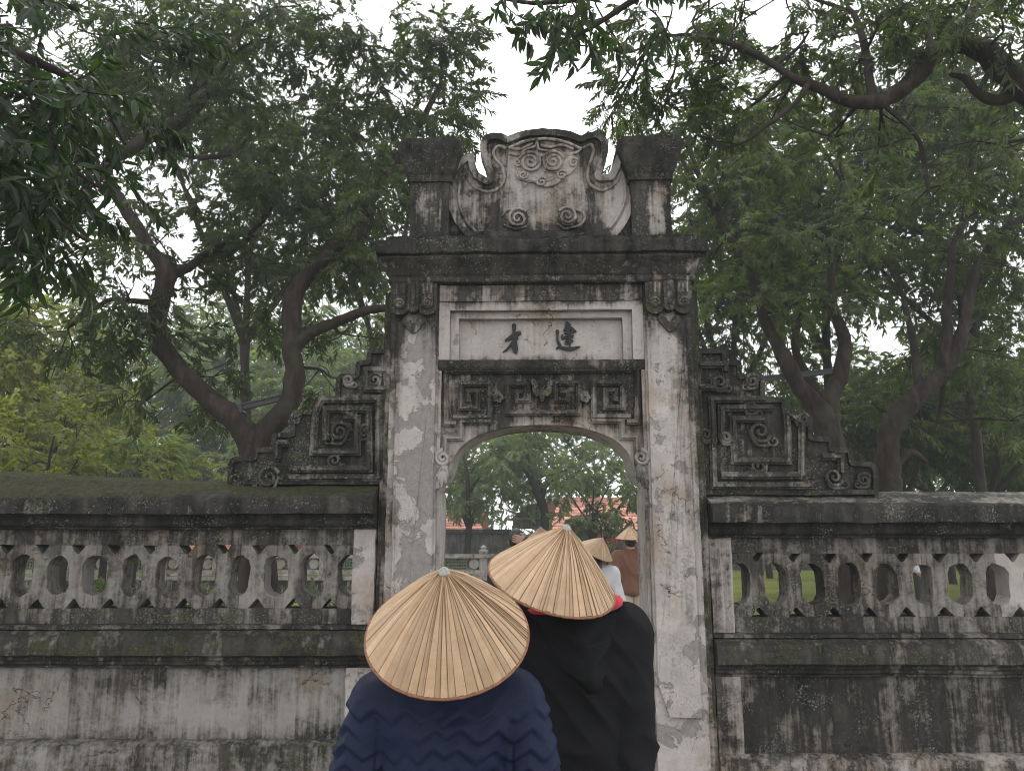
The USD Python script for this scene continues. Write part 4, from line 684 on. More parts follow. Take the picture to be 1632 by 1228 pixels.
obj('gable', worn(slab(gb, 0.15, 0.6) + slab(gb.buffer(-0.12), 0.10, 0.3), 0.2, 0.02, 7), STONE_DARK, fg, 38, attrs={'grime': 0.5, 'moss': 0, 'bare': 0})
# low balustrade round the pond with green glazed tiles
pb = thing('pond_balustrade', 'low pale balustrade with green pierced tiles beyond the arch', 'balustrade', (0, 24.5, 0))
TILE = flat('green_glaze', (0.10, 0.13, 0.07), 0.35, 0.5, 0.35, 12.0)
for x0, x1 in ((-16, 1.2),):
    for nm, m_ in (('top_rail', bx(x0, x1, -0.16, 0.16, 1.09, 1.20)), ('bottom_rail', bx(x0, x1, -0.12, 0.12, 0.62, 0.74)), ('sill', ring([(0, 0.42), (0.05, 0.45), (0.05, 0.53), (0, 0.55)], (x1 - x0) / 2, -0.2, 0.2, (x0 + x1) / 2)), ('base', bx(x0, x1, -0.18, 0.18, -0.05, 0.418))):
        obj(nm, worn(m_, 0.25, 0.015, 8), STONE, pb, 38, attrs={'grime': -0.1 if nm != 'base' else 0.5, 'moss': 0.2, 'bare': 0})
x = 0.75
while x > -15.5:
    obj('baluster_post', worn(ring([(0.02, 0.552), (0.02, 0.60), (0, 0.62), (0, 1.25), (0.02, 1.27), (0.02, 1.31), (-0.05, 1.36), (-0.03, 1.41), (-0.10, 1.48)], 0.12, -0.12, 0.12, x - 1.62), 0.12, 0.01, 9), STONE, pb, 38, attrs={'grime': 0.05, 'moss': 0, 'bare': 0})
    for k in range(4):
        c = x - 0.60 - 0.235 * k; q = sbox(c - 0.10, 0.80, c + 0.10, 1.02)
        for ax, az in ((-.045, .045), (.045, .045), (-.045, -.045), (.045, -.045)): q = q.difference(Point(c + ax, 0.91 + az).buffer(0.030, 4))
        obj('pierced_tile', arr(slab(q, -0.04, 0.04)), TILE, pb)
    for k in (x - 0.28, x - 1.62 + 0.3): obj('round_block', arr(slab(Point(k, 0.915).buffer(0.15, 8), -0.08, 0.08)), STONE, pb, attrs={'grime': -0.3, 'moss': 0, 'bare': -0.3})
    for c, wd in ((x - 0.952, 0.03),): obj('back_panel', worn(bx(x - 1.5, x - 0.13, 0.0, 0.03, 0.742, 1.088).translate([0, 0.05, 0]), 0.3, 0.008, 3), STONE, pb, 38, attrs={'grime': 0.05, 'moss': 0, 'bare': 0})
    x -= 1.62
# red tiled roofs behind the far wall
ROOF = [flat(f'roof_tile_{k}', c, 0.75, 0.3, 0.2, 3.0) for k, c in enumerate(((0.52, 0.23, 0.17), (0.58, 0.27, 0.21), (0.46, 0.20, 0.15)))]
WALLP = flat('cream_wall', (0.5, 0.46, 0.40), 0.9, 0.2, 0.1, 1.0)
def hall(name, label, x0, x1, y, eave, ridge, dep):
    t = thing(name, label, 'building', ((x0 + x1) / 2, y, 0)); hw = (x1 - x0) / 2
    obj('wall', arr(bx(-hw + 0.6, hw - 0.6, 0.8, dep - 0.8, -0.1, eave)), WALLP, t)
    n = 26; tv = []
    for k in range(n):                                    # courses of tiles, each a raised strip on the slope
        for j, (ya, yb) in enumerate(((0, 1),)):
            pass
    for j in range(10):
        a, b = j / 10, (j + 1) / 10
        za, zb = eave + (ridge - eave) * a, eave + (ridge - eave) * b; ya, yb = dep / 2 * a, dep / 2 * b; ins = 0.9 * a
        pr = [(ya, za + 0.05), (ya, za - 0.06), (yb + .05, zb - 0.06), (yb + .05, zb + 0.0)]
        obj('tile_course', arr(run(pr, -hw + ins, hw - ins)), ROOF[j % 3], t)
    obj('rear_slope', arr(run([(dep / 2 + 0.05, ridge), (dep / 2 + 0.05, ridge - 0.08), (dep, eave - 0.08), (dep, eave)], -hw, hw)), ROOF[0], t)
    obj('ridge', arr(bx(-hw + 0.9, hw - 0.9, dep / 2 - 0.15, dep / 2 + 0.15, ridge - 0.05, ridge + 0.25)), ROOF[2], t)
    return t
hall('tiled_hall', 'long hall with pale red tiled roof right of the far court gate', 2.6, 9.5, 55, 1.9, 4.3, 9)
hall('tiled_hall', 'small red tiled roof at the left of the arch above the boundary wall', -5.2, -1.6, 50, 1.5, 3.2, 6)
hall('tiled_hall', 'low red roofed pavilion glimpsed through the left pierced wall', -15.5, -9.0, 33, 0.75, 1.75, 3)
# pink flowering shrub behind the walkers
PINK = leaf_mat('pink_blossom', [(0.0, (0.35, 0.02, 0.07)), (0.6, (0.62, 0.05, 0.14)), (1.0, (0.75, 0.20, 0.30))], (0.1, .06, .06), 0.3)
def shrub(name, label, x, y, w, h, mat, seed, n=260, sc=0.7, flower=None, protos=FERN, cat_='shrub'):
    g = np.random.default_rng(seed); t = thing(name, label, cat_, (x, y, 0))
    tv = [tube(spline([(g.normal(0, .05), g.normal(0, .05), -0.05), (g.normal(0, .2) * w, g.normal(0, .2) * w, h * .5), (g.normal(0, .3) * w, g.normal(0, .3) * w, h * .85)], 4), np.linspace(0.02, 0.006, 9), 5) for _ in range(7)]
    obj('stem', cat(tv), BARK, t, 60, kind='stuff')
    u = g.normal(size=(n, 3)); u /= np.linalg.norm(u, axis=1, keepdims=True); u *= g.random((n, 1)) ** .4
    scatter(t, 'foliage', protos, mat, u * [w / 2, w / 2, h * .42] + [0, 0, h * .52], u + g.normal(0, .5, (n, 3)), sc * g.uniform(.7, 1.2, n), g)
    if flower:
        m = int(n * .5); u = g.normal(size=(m, 3)); u /= np.linalg.norm(u, axis=1, keepdims=True)
        scatter(t, 'blossom', protos, flower, u * [w / 2, w / 2, h * .46] + [0, 0, h * .55], u + g.normal(0, .5, (m, 3)), sc * .6 * g.uniform(.7, 1.2, m), g)
    return t
for k, (px_, Y, w, h) in enumerate(((968, 20, 0.9, 1.75), (985, 21, 0.8, 1.6), (1010, 22, 1.0, 1.5))):
    shrub('flowering_shrub', ['shrub with bright pink blossom behind the tilted straw hat', 'pink blossoming shrub left of the person in brown', 'pink blossoming shrub mostly hidden behind the person in brown'][k], (px_ - 816) / 1250 * Y, Y, w, h, LEAF_MID, 400 + k, 160, 0.6, PINK)
for k, (x, y, w, h) in enumerate(((1.42, 6.9, 0.6, 1.0), (1.5, 7.6, 0.7, 0.95), (1.62, 8.4, 0.7, 0.9))):
    shrub('clipped_shrub', ['low glossy shrub just behind the right jamb of the arch', 'low shrub second behind the right jamb', 'low shrub third behind the right jamb'][k], x, y, w, h, LEAF_MID, 410 + k, 240, 0.45, None)
for k, (px_, Y, w, h) in enumerate(((115, 14, 1.6, 1.1), (190, 15, 1.3, 0.9), (310, 13.5, 1.2, 0.95), (420, 14, 1.4, 0.8), (520, 15, 1.2, 0.9))):
    shrub('garden_shrub', ['leafy shrub glimpsed through the leftmost holes of the left wall', 'round shrub behind the left pierced wall', 'green shrub behind the middle of the left pierced wall', 'low shrub behind the left wall under the fork', 'leafy shrub behind the holes nearest the gate'][k], (px_ - 816) / 1250 * Y, Y, w, h, LEAF_MID, 420 + k, 150, 0.7)
# fan palm
def palm(x, y, h, seed):
    g = np.random.default_rng(seed); t = thing('fan_palm', 'pale fan palm with drooping blades behind the left wall', 'palm', (x, y, 0))
    v, f = limb_mesh([(0, 0, -.1, .13), (0.03, 0, h * .5, .11), (0, 0, h, .10)], g, 8); obj('trunk', (v, f), BARK, t, 60)
    for k in range(18):
        a = k * 2.4 + g.normal(0, .2); el = g.uniform(-0.5, 1.0); L_ = g.uniform(0.7, 1.0); e = np.array([math.cos(a) * math.cos(el), math.sin(a) * math.cos(el), math.sin(el)]) * L_ + [0, 0, h]
        parts = [tube(spline([(0, 0, h), (e + [0, 0, h]) / 2 + [0, 0, .08], e], 4), np.linspace(.02, .01, 9), 4)]
        X = np.array([math.cos(a), math.sin(a), math.sin(el) * .6]); X /= np.linalg.norm(X); Yv = np.array([-math.sin(a), math.cos(a), 0]); Z = np.cross(X, Yv)
        for j in np.linspace(-1.9, 1.9, 22):
            lv, lf = leaf(g.uniform(.62, .85), .055, g.uniform(.15, .6), .5, 4); R = rot([0, 0, 1], j) @ rot([0, 1, 0], 0.15)
            w_ = lv @ R.T; parts.append((e + w_[:, :1] * X + w_[:, 1:2] * Yv + w_[:, 2:] * Z, lf))
        obj('frond', cat(parts), PALM, t)
PALM = leaf_mat('palm_blade', [(0.0, (0.07, 0.08, 0.04)), (0.6, (0.13, 0.145, 0.075)), (1.0, (0.22, 0.23, 0.12))])
palm((225 - 816) / 1250 * 20, 20, 3.6, 5); 
# dark props between the limbs
PROP = flat('dark_iron', (0.02, 0.022, 0.024), 0.5, 0.4)
def beam(a, b, w, h, name, label):
    a, b = np.array(a), np.array(b); d = b - a; L_ = np.linalg.norm(d); d /= L_; s = np.cross(d, [0, 0, 1.0]); s /= np.linalg.norm(s); u = np.cross(s, d)
    m_ = bx(0, L_, -w / 2, w / 2, -h / 2, h / 2) + bx(0, L_, -w * .7, w * .7, h / 2 - 0.01, h / 2 + 0.01) + bx(0.03, 0.08, -w * .8, w * .8, -h, h * .6) + bx(L_ - 0.08, L_ - 0.03, -w * .8, w * .8, -h, h * .6)
    v, f = arr(m_); tag(obj(name, (a + v[:, :1] * d + v[:, 1:2] * s + v[:, 2:] * u, f), PROP), label, 'brace')
beam((-3.54,9.98,3.376), (-2.774,9.98,3.565), 0.07, 0.07, 'tree_brace', 'dark beam bracing the two limbs of the forked tree at left')
beam((3.838,12.1,4.164), (5.14,12.0,4.304), 0.07, 0.07, 'tree_brace', 'dark beam bracing the reddish forked tree at right')
# near leaves hanging in at the upper left and the top
def spray(name, label, blobs, seed, npart=280, lai=2.0, base_branch=(), stem=(), cat_='branch'):
    g = np.random.default_rng(seed); t = thing(name, label, cat_, blobs[0][:3]); o = np.array(blobs[0][:3])
    tv = [limb_mesh(b, g, 6, 0.02) for b in base_branch]
    if len(stem):
        v, f = limb_mesh(np.vstack([np.array(stem), np.array(base_branch[0][:1]) * [1, 1, 1, 1.15]]), g, 10, 0.02); obj('trunk', (v - o, f), BARK, t, 60)
    P_, D_, S_ = fill(blobs, 1.0, lai, g, 0.45); lv, st = [], []
    for p, d, s in zip(P_, D_, S_):
        d = d / np.linalg.norm(d); yaw = math.atan2(d[1], d[0]); R = rot([0, 0, 1], yaw) @ rot([0, 1, 0], -math.asin(np.clip(d[2], -1, 1))) @ rot([1, 0, 0], g.normal(0, .5))
        k = int(g.integers(3)); L2, s2 = BIGTW[k]
        for v, f in L2: lv.append((v @ R.T * s + p, f))
        st.append((s2[0] @ R.T * s + p, s2[1]))
    v, f = cat(tv + st); obj('bough', (v - o, f), BARK, t, 60, kind='stuff')
    cen = np.array([v.mean(0) for v, _ in lv]); u = np.stack([cen[:, 0] / cen[:, 1], (cen[:, 2] - 1.78) / cen[:, 1]], 1); vis = (np.abs(u[:, 0]) < .66) & (u[:, 1] < .72)
    order = np.argsort(np.where(vis, cen[:, 1], 99.0)); one = set(order[:npart].tolist())
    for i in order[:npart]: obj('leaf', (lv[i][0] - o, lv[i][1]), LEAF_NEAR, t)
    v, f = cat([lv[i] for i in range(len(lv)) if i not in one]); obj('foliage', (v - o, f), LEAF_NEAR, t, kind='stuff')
    return t
BIGTW = [twig(300 + k, 0.125, 0.036, 18, 0.38, 0.7) for k in range(3)]
spray('near_tree', 'dark large leaved near tree reaching in at the upper left', [(-2.69,4.0,4.548,0.3,0.5,0.24,1.2),(-2.707,4.0,4.083,0.26,0.5,0.22,1.2),(-2.658,4.4,4.566,0.25,0.5,0.21,1.1),(-2.591,4.0,3.672,0.24,0.5,0.19,1.2),(-2.473,4.3,4.012,0.19,0.5,0.19,1),(-2.626,3.9,3.342,0.17,0.4,0.14,1),(-2.508,4.2,3.462,0.13,0.35,0.12,0.7),(-2.804,3.8,3.718,0.21,0.5,0.36,1),(-2.561,4.6,4.963,0.18,0.4,0.18,0.9)], 51, 300, 4.2,
      [[(-4.414,4.0,5.032,0.083),(-3.639,4.0,4.707,0.058),(-3.117,4.0,4.548,0.038),(-2.672,4.0,4.391,0.026),(-2.334,4.0,4.197,0.016),(-2.131,4.0,3.894,0.01)], [(-3.639,4.0,4.707,0.045),(-3.195,4.0,4.083,0.032),(-2.801,4.0,3.709,0.022),(-2.464,4.0,3.454,0.013),(-2.282,4.0,3.328,0.01)], [(-3.117,4.0,4.548,0.029),(-2.767,4.0,4.007,0.019),(-2.465,4.0,3.782,0.013),(-2.244,4.0,3.635,0.01)]], [(-5.5, 3.5, -0.1, 0.24), (-5.4, 3.6, 1.6, 0.2), (-5.15, 3.75, 3.2, 0.16), (-4.7, 3.9, 4.2, 0.12)], 'tree')
spray('leafy_branch', 'dark near branch with pointed leaves hanging in at the top right of the sky', [(0.141,4.6,5.355,0.22,0.35,0.08,1.2),(0.362,4.8,5.365,0.17,0.3,0.11,1.1),(-0.123,4.4,5.258,0.11,0.2,0.04,0.9),(0.603,5.0,5.59,0.24,0.4,0.14,1.1),(0.368,4.9,5.292,0.07,0.15,0.05,0.8),(0.963,5.0,5.59,0.28,0.4,0.14,1.0)], 52, 200, 2.4,
      [[(7.775,6.4,7.116,0.174),(4.992,5.4,7.322,0.117),(3.106,4.8,6.919,0.077),(1.917,4.8,6.084,0.054),(1.148,4.8,5.633,0.035),(0.622,4.8,5.438,0.023),(0.19,4.8,5.365,0.015),(-0.112,4.8,5.413,0.012)], [(1.148,4.8,5.633,0.031),(0.705,4.8,5.293,0.019),(0.423,4.8,5.102,0.012)]])
# ------------------------------------------------------------ people in conical hats
def flat2(name, col, **k): return flat(name, col, **k)
SKIN = flat('skin', (0.36, 0.21, 0.15), 0.55, 0.4, 0.08, 20.0)
HAIR = flat('black_hair', (0.012, 0.010, 0.010), 0.45, 0.5, 0.3, 120.0)
SHOE = flat('dark_shoe', (0.03, 0.028, 0.026), 0.6, 0.4)
def ball(c, r):
    r = np.broadcast_to(np.asarray(r, float), 3)
    return m3.Manifold.sphere(1.0, 20).scale(list(map(float, r))).translate(list(map(float, c)))
def chain(js):
    out = m3.Manifold(); bs = [ball(c, r) for c, r in js]
    for a, b in zip(bs[:-1], bs[1:]): out += m3.Manifold.batch_hull([a, b])
    return out
def soft(man, size, it=10):
    v, f = arr(man.refine_to_length(size)); t = trimesh.Trimesh(v, f, process=True)
    trimesh.smoothing.filter_taubin(t, 0.5, -0.53, iterations=it); return np.array(t.vertices), np.array(t.faces)
def hand(w, d, n, s=1.0, curl=0.35):
    """w wrist, d direction of the fingers, n out of the back of the hand"""
    w, d, n = (np.asarray(q, float) for q in (w, d, n)); d /= np.linalg.norm(d); n = n - d * (n @ d); n /= np.linalg.norm(n); e = np.cross(d, n)
    pts = m3.Manifold(); k = [w + d * 0.085 * s + e * x * s for x in (-.032, -.011, .011, .031)]
    pts += m3.Manifold.batch_hull([ball(w, .024 * s)] + [ball(q, .0125 * s) for q in k])
    for q, L_ in zip(k, (.062, .075, .080, .070)):
        a = q + (d * math.cos(curl) - n * math.sin(curl)) * L_ * .5 * s; b = a + (d * math.cos(2 * curl) - n * math.sin(2 * curl)) * L_ * .5 * s
        pts += chain([(q, .0105 * s), (a, .0095 * s), (b, .0075 * s)])
    q = w + d * .03 * s + e * .028 * s; a = q + (e * .8 + d * .7 - n * .2) * .033 * s; b = a + (d * .9 + e * .3 - n * .2) * .033 * s
    return pts + chain([(q, .014 * s), (a, .012 * s), (b, .009 * s)])
def figure(H=1.68, arms=None, stride=0.0, wide=1.0):
    """joints of a figure that faces +y, feet at z = 0"""
    k = H / 1.70
    J = dict(head=(0, 0.02, 1.585), neck=(0, 0, 1.43), chest=(0, 0, 1.26), waist=(0, 0.01, 1.05), hip=(0, 0, 0.93))
    for s, n in ((-1, 'l'), (1, 'r')):
        J['sh' + n] = (s * .175 * wide, 0, 1.375); J['el' + n] = (s * .235 * wide, -0.02, 1.09); J['wr' + n] = (s * .20 * wide, 0.13, 0.87)
        J['th' + n] = (s * .09, 0, 0.90); J['kn' + n] = (s * .10, 0.02 + s * stride * .4, 0.49); J['an' + n] = (s * .10, -0.02 + s * stride, 0.08 + 0.04 * abs(stride) * (s < 0)); J['to' + n] = (s * .12, 0.12 + s * stride, 0.03)
    J.update(arms or {})
    return {a: np.array(b, float) * k for a, b in J.items()}, k
def body_mesh(J, k, size=0.02, hands=None):
    m_ = ball(J['head'], np.array([.076, .095, .115]) * k) + chain([(J['head'] + [0, .03 * k, -.07 * k], .055 * k), (J['head'] + [0, .05 * k, -.10 * k], .035 * k)]) + ball(J['head'] + np.array([0, .098, -.02]) * k, np.array([.014, .02, .02]) * k)
    for s in (-1, 1): m_ += ball(J['head'] + np.array([s * .078, 0, -.01]) * k, np.array([.012, .02, .032]) * k)
    m_ += chain([(J['head'] - [0, .01, .06 * k], .056 * k), (J['neck'], .056 * k)])
    m_ += m3.Manifold.batch_hull([ball(J['neck'], .06 * k), ball(J['shl'], .055 * k), ball(J['shr'], .055 * k), ball(J['chest'], np.array([.15, .10, .10]) * k)])
    m_ += m3.Manifold.batch_hull([ball(J['chest'], np.array([.15, .10, .10]) * k), ball(J['waist'], np.array([.125, .09, .09]) * k)]) + m3.Manifold.batch_hull([ball(J['waist'], np.array([.125, .09, .09]) * k), ball(J['hip'], np.array([.155, .105, .09]) * k)])
    for n in 'lr':
        m_ += chain([(J['sh' + n], .05 * k), (J['el' + n], .040 * k), (J['wr' + n], .027 * k)])
        m_ += chain([(J['th' + n], .085 * k), (J['kn' + n], .055 * k), (J['an' + n], .038 * k), (J['to' + n], .035 * k)])
        d, nn = (hands or {}).get(n, (J['wr' + n] - J['el' + n], np.array([1.0 if n == 'r' else -1.0, 0, 0.2])))
        m_ += hand(J['wr' + n], d, nn, k)
    return soft(m_, size, 6)
def jacket_mesh(J, k, size, p=0.022, hem=0.80, sleeve=1.0, hemw=0.20, shoulder=0.0):
    ch = ball(J['chest'], np.array([.165 + p, .105 + p, .11]) * k); wa = ball(J['waist'], np.array([.15 + p, .105 + p, .10]) * k); he = ball((0, 0, (hem + .05) * k), np.array([hemw + p * .5, .125 + p, .05]) * k)
    m_ = m3.Manifold.batch_hull([ball(J['neck'] - [0, 0.01, .01], .062 * k), ball(J['shl'] + [0, 0, shoulder], (.058 + p) * k), ball(J['shr'] + [0, 0, shoulder], (.058 + p) * k), ch]) + m3.Manifold.batch_hull([ch, wa]) + m3.Manifold.batch_hull([wa, he])
    for n in 'lr':
        w_ = J['el' + n] + (J['wr' + n] - J['el' + n]) * .92
        m_ += chain([(J['sh' + n] + [0, 0, shoulder], (.058 + p) * k), (J['el' + n], (.048 + p * 1.1) * k), (w_, (.034 + p) * k)])
    return soft(m_, size, 14)
def trouser_mesh(J, k, size, loose=0.02, end=0.06):
    m_ = m3.Manifold.batch_hull([ball(J['waist'] - [0, 0, .06 * k], np.array([.13, .10, .05]) * k), ball(J['hip'], np.array([.165, .115, .09]) * k)])
    for n in 'lr':
        m_ += chain([(J['th' + n], (.088 + loose * .5) * k), (J['kn' + n], (.058 + loose) * k), (J['an' + n] + [0, 0, .02], (.042 + loose * 1.3) * k)])
    return soft(m_, size, 10)
def shoes(J, k, t):
    for n in 'lr':
        a, b = J['an' + n], J['to' + n]
        m_ = m3.Manifold.batch_hull([ball(a + [0, -.02, -.02], .045 * k), ball(b, np.array([.045, .05, .035]) * k), ball(a + [0, .05, -.01], .042 * k)]) ^ m3.Manifold.cube([4, 4, 2], True).translate([0, 0, 1.0])
        obj('shoe', soft(m_, 0.03, 3), SHOE, t, True)
def cloth(name, col, rough=0.85, scale=220.0, sheen=0.15, bump=0.25, var=0.12): return flat(name, col, rough, 0.25 if col[0] > 0.009 else 0.12, var, scale, bump, {'sheen_weight': sheen})

# straw hat: a shell covered with single strips of palm leaf
def straw(name, c):
    N = {'uv': ('texture_coordinate', {}), 'm': ('mapping', {'scale': (1.0, 0.02, 1.0)}), 'n': ('noise_texture', {'scale': 420.0, 'detail': 4.0, 'roughness': 0.6}), 'n2': ('noise_texture', {'scale': 26.0, 'detail': 4.0, 'roughness': 0.6}), 'o': ('object_info', {}),
         'r': ('rgb_ramp', {'ramp': [(0.25, tuple(x * .72 for x in c)), (0.5, c), (0.8, tuple(min(.95, x * 1.14) for x in c))]}), 'v': ('math', {'math_type': 'multiply_add', 'value2': 0.36, 'value3': 0.80}), 'x': ('mix_color', {'blend_type': 'multiply', 'fac': 1.0, 'use_clamp': False}),
         'r2': ('rgb_ramp', {'ramp': [(0.35, (0.86, 0.82, 0.76)), (0.6, (1.0, 1.0, 1.0))]}), 'y': ('mix_color', {'blend_type': 'multiply', 'fac': 0.8}), 'cc': ('combine_color', {}), 'sv': ('separate_xyz', {}), 'h1': ('math', {'math_type': 'multiply', 'value2': 15.0}), 'h2': ('math', {'math_type': 'fraction'}), 'h3': ('map_range', {'from_min': 0.0, 'from_max': 0.09, 'to_min': 0.22, 'to_max': 0.0, 'clamp': True}), 'hx': ('mix_color', {'b': (0.20, 0.12, 0.06)}),
         'b': ('bump', {'strength': 0.35, 'distance': 0.002}), 'p': ('principled_bsdf', {'roughness': 0.5, 'specular_ior_level': 0.4}), 't': ('translucent_bsdf', {}), 'mc': ('mix_closure', {'fac': 0.12})}
    return usdkit.material(stage, '/World/Looks/' + name, N, [('uv.UV', 'm.vector'), ('m.vector', 'n.vector'), ('uv.object', 'n2.vector'), ('n.fac', 'r.fac'), ('o.random', 'v.value1'), ('v.value', 'cc.r'), ('v.value', 'cc.g'), ('v.value', 'cc.b'), ('cc.color', 'x.b'), ('r.color', 'x.a'),
        ('x.result', 'y.a'), ('n2.fac', 'r2.fac'), ('r2.color', 'y.b'), ('uv.UV', 'sv.vector'), ('sv.y', 'h1.value1'), ('h1.value', 'h2.value1'), ('h2.value', 'h3.value'), ('h3.result', 'hx.fac'), ('y.result', 'hx.a'), ('hx.result', 'p.base_color'), ('n.fac', 'b.height'), ('b.normal', 'p.normal'), ('x.result', 't.color'), ('p.BSDF', 'mc.closure1'), ('t.BSDF', 'mc.closure2')], surface='mc.closure')
STRAW = straw('palm_straw', (0.50, 0.342, 0.215)); STRAW_IN = flat('straw_lining', (0.20, 0.125, 0.065), 0.8, 0.2, 0.2, 60.0); BIND = flat('hat_binding', (0.19, 0.085, 0.045), 0.6, 0.3, 0.3, 90.0)
CAPM = flat('lace_cap', (0.30, 0.285, 0.265), 0.6, 0.3, 0.45, 300.0, 0.4)
def hat(parent, centre, axis, R, h, seed, strips=64, label=None):
    g = np.random.default_rng(seed); N = np.asarray(axis, float); N /= np.linalg.norm(N); A = np.cross([0, 1.0, 0], N); A /= np.linalg.norm(A); B_ = np.cross(N, A); c = np.asarray(centre, float)
    W = lambda q: c + q[:, :1] * A + q[:, 1:2] * B_ + q[:, 2:] * N
    prof = lambda t: (R * t, h * (1 - t) + 0.010 * np.sin(np.pi * t))
    def cone(off, n=48, m=8, t0=0.0):
        t = np.linspace(t0, 1, m); r, z = prof(t); a = np.arange(n) * 2 * np.pi / n
        v = np.stack([r[:, None] * np.cos(a), r[:, None] * np.sin(a), np.repeat(z[:, None] + off, n, 1)], -1).reshape(-1, 3)
        i, j = np.meshgrid(np.arange(m - 1), np.arange(n), indexing='ij'); q = np.stack([i * n + j, (i + 1) * n + j, (i + 1) * n + (j + 1) % n, i * n + (j + 1) % n], -1).reshape(-1, 4)
        return v, np.vstack([q[:, [0, 1, 2]], q[:, [0, 2, 3]]])
    (v0, f0), (v1, f1) = cone(-0.002), cone(-0.006)
    hm = obj('conical_hat', cat([(W(v0), f0), (W(v1), f1[:, ::-1])]), STRAW_IN, parent, 60, label=label)
    wd = g.uniform(0.55, 1.5, strips); wd[g.random(strips) < .2] *= .5; ed = np.concatenate([[0], np.cumsum(wd / wd.sum() * 2 * np.pi)]); m = 9
    t = np.linspace(0.045, 1.0, m); r, z = prof(t)
    for k in range(strips):
        a0, a1 = ed[k], ed[k + 1]; gap = g.uniform(0.0002, 0.0012) * (1 + (g.random() < .15)) / np.maximum(r, .01); lift = g.uniform(0.0, 0.0016) + (g.random() < .12) * .0022; sk = g.normal(0, .006)
        cols = [(a0 + gap, -.0006 + lift), ((a0 + a1) / 2 + g.normal(0, .1) * (a1 - a0), .0012 + g.uniform(0, .0012)), (a1 - gap, -.0009)]
        v, uv = [], []
        for ci, (aa, zz) in enumerate(cols):
            an = aa + sk * (t - .3) + np.zeros(m)
            v.append(np.stack([r * np.cos(an), r * np.sin(an), z + zz * np.minimum(1, t * 3) + 0.0008 * np.sin(t * 40 + k)], 1)); uv.append(np.stack([np.full(m, k * .137 + ci * .03 * (a1 - a0) / .1), t], 1))
        v = np.vstack(v); i = np.arange(m - 1); q = np.vstack([np.stack([j * m + i, j * m + i + 1, (j + 1) * m + i + 1, (j + 1) * m + i], 1) for j in (0, 1)])
        obj('palm_strip', (W(v), np.vstack([q[:, [0, 1, 2]], q[:, [0, 2, 3]]])), STRAW, hm, True, uv=np.vstack(uv))
    a = np.linspace(0, 2 * np.pi, 73); rm = np.stack([(R + .001) * np.cos(a), (R + .001) * np.sin(a), np.full(73, -.003) + .0008 * np.sin(a * 30)], 1); obj('rim_binding', tube(W(rm), .0042, 6, False), BIND, hm, 60)
    tp = [(.0, .004 + h), (.006, h + .001), (.011, h - .004), (.0145, h - .0085), (.0155, h - .012), (.0135, h - .0145)]; n = 20; aa = np.arange(n) * 2 * np.pi / n
    tv = np.vstack([np.stack([x * np.cos(aa), x * np.sin(aa), np.full(n, zz)], 1) for x, zz in tp]); i, j = np.meshgrid(np.arange(5), np.arange(n), indexing='ij'); q = np.stack([i * n + j, (i + 1) * n + j, (i + 1) * n + (j + 1) % n, i * n + (j + 1) % n], -1).reshape(-1, 4)
    obj('tip_cap', (W(tv), np.vstack([q[:, [0, 1, 2]], q[:, [0, 2, 3]]])), CAPM, hm, 60)
    return hm

# --- 1: quilted navy jacket, nearest
NAVY = cloth('navy_nylon', (0.0075, 0.0115, 0.029), 0.5, 160.0, 0.0, 0.12)
o1 = np.array((-0.168,2.12,1.53)); loc1 = np.array([-0.170, 2.19, 0.0])
p1 = thing('person', 'person in a quilted navy jacket and conical straw hat, seen from behind, nearest', 'person', loc1)
J, k = figure(1.70, {'ell': (-.248, -.02, 1.08), 'elr': (.248, -.02, 1.08), 'wrl': (-.19, .17, 0.94), 'wrr': (.19, .17, .94), 'shl': (-.176, 0, 1.352), 'shr': (.176, 0, 1.352)})
J['head'] += [0, -0.08, -0.03]
obj('body', body_mesh(J, k, 0.03), SKIN, p1, True)
v, f = jacket_mesh(J, k, 0.007, 0.024, 0.74)
tm = trimesh.Trimesh(v, f, process=False); nrm = np.array(tm.vertex_normals)
tri = lambda x: np.abs((x % 1.0) - .5) * 2
sx_ = v[:, 0] + 0.25 * v[:, 1] * np.sign(v[:, 0]); ph = (v[:, 2] + 0.030 * tri(sx_ / 0.088 + 0.5 * meshkit.noise(v * 5, 3)) + 0.020 * meshkit.noise(v * 8, 2)) / 0.045
fr_ = ph % 1.0; puff = np.minimum(1, fr_ / 0.16) * (1 - fr_ ** 1.6 * 0.85); msk = sm(1.385, 1.335, v[:, 2] + 0.02 * meshkit.noise(v * 7, 5))
fold = (meshkit.fbm(v * [9, 9, 16], 3, 4) - .5)
v = v + nrm * ((0.016 * (puff - .5) * np.clip(-0.35 + 2.2 * meshkit.noise(v * 11, 6), 0.1, 1.3)) * msk + 0.016 * fold)[:, None]
seam = np.exp(-((np.abs(v[:, 0]) - 0.170) / 0.004) ** 2) * sm(1.37, 1.30, v[:, 2]); v = v - nrm * (0.005 * seam)[:, None]
obj('jacket', (v, f), NAVY, p1, True)
obj('collar', soft(m3.Manifold.batch_hull([ball(J['neck'] + [x * .05, y * .05, .0], .028) for x, y in ((1, 0), (-1, 0), (0, 1), (0, -1))]), 0.015, 4), NAVY, p1, True)
TR1 = cloth('dark_trousers', (0.03, 0.03, 0.034)); obj('trousers', trouser_mesh(J, k, 0.03), TR1, p1, True); shoes(J, k, p1)
obj('hair', soft(ball(J['head'] + [0, -.012, .015], np.array([.086, .104, .112])) + chain([(J['head'] + [0, -.06, -.03], .06), (J['head'] + [0, -.07, -.12], .04)]), 0.02, 4), HAIR, p1, True)
hat(p1, o1 - loc1, (0.0, -0.61, 0.79), 0.209, 0.213, 61, 70)

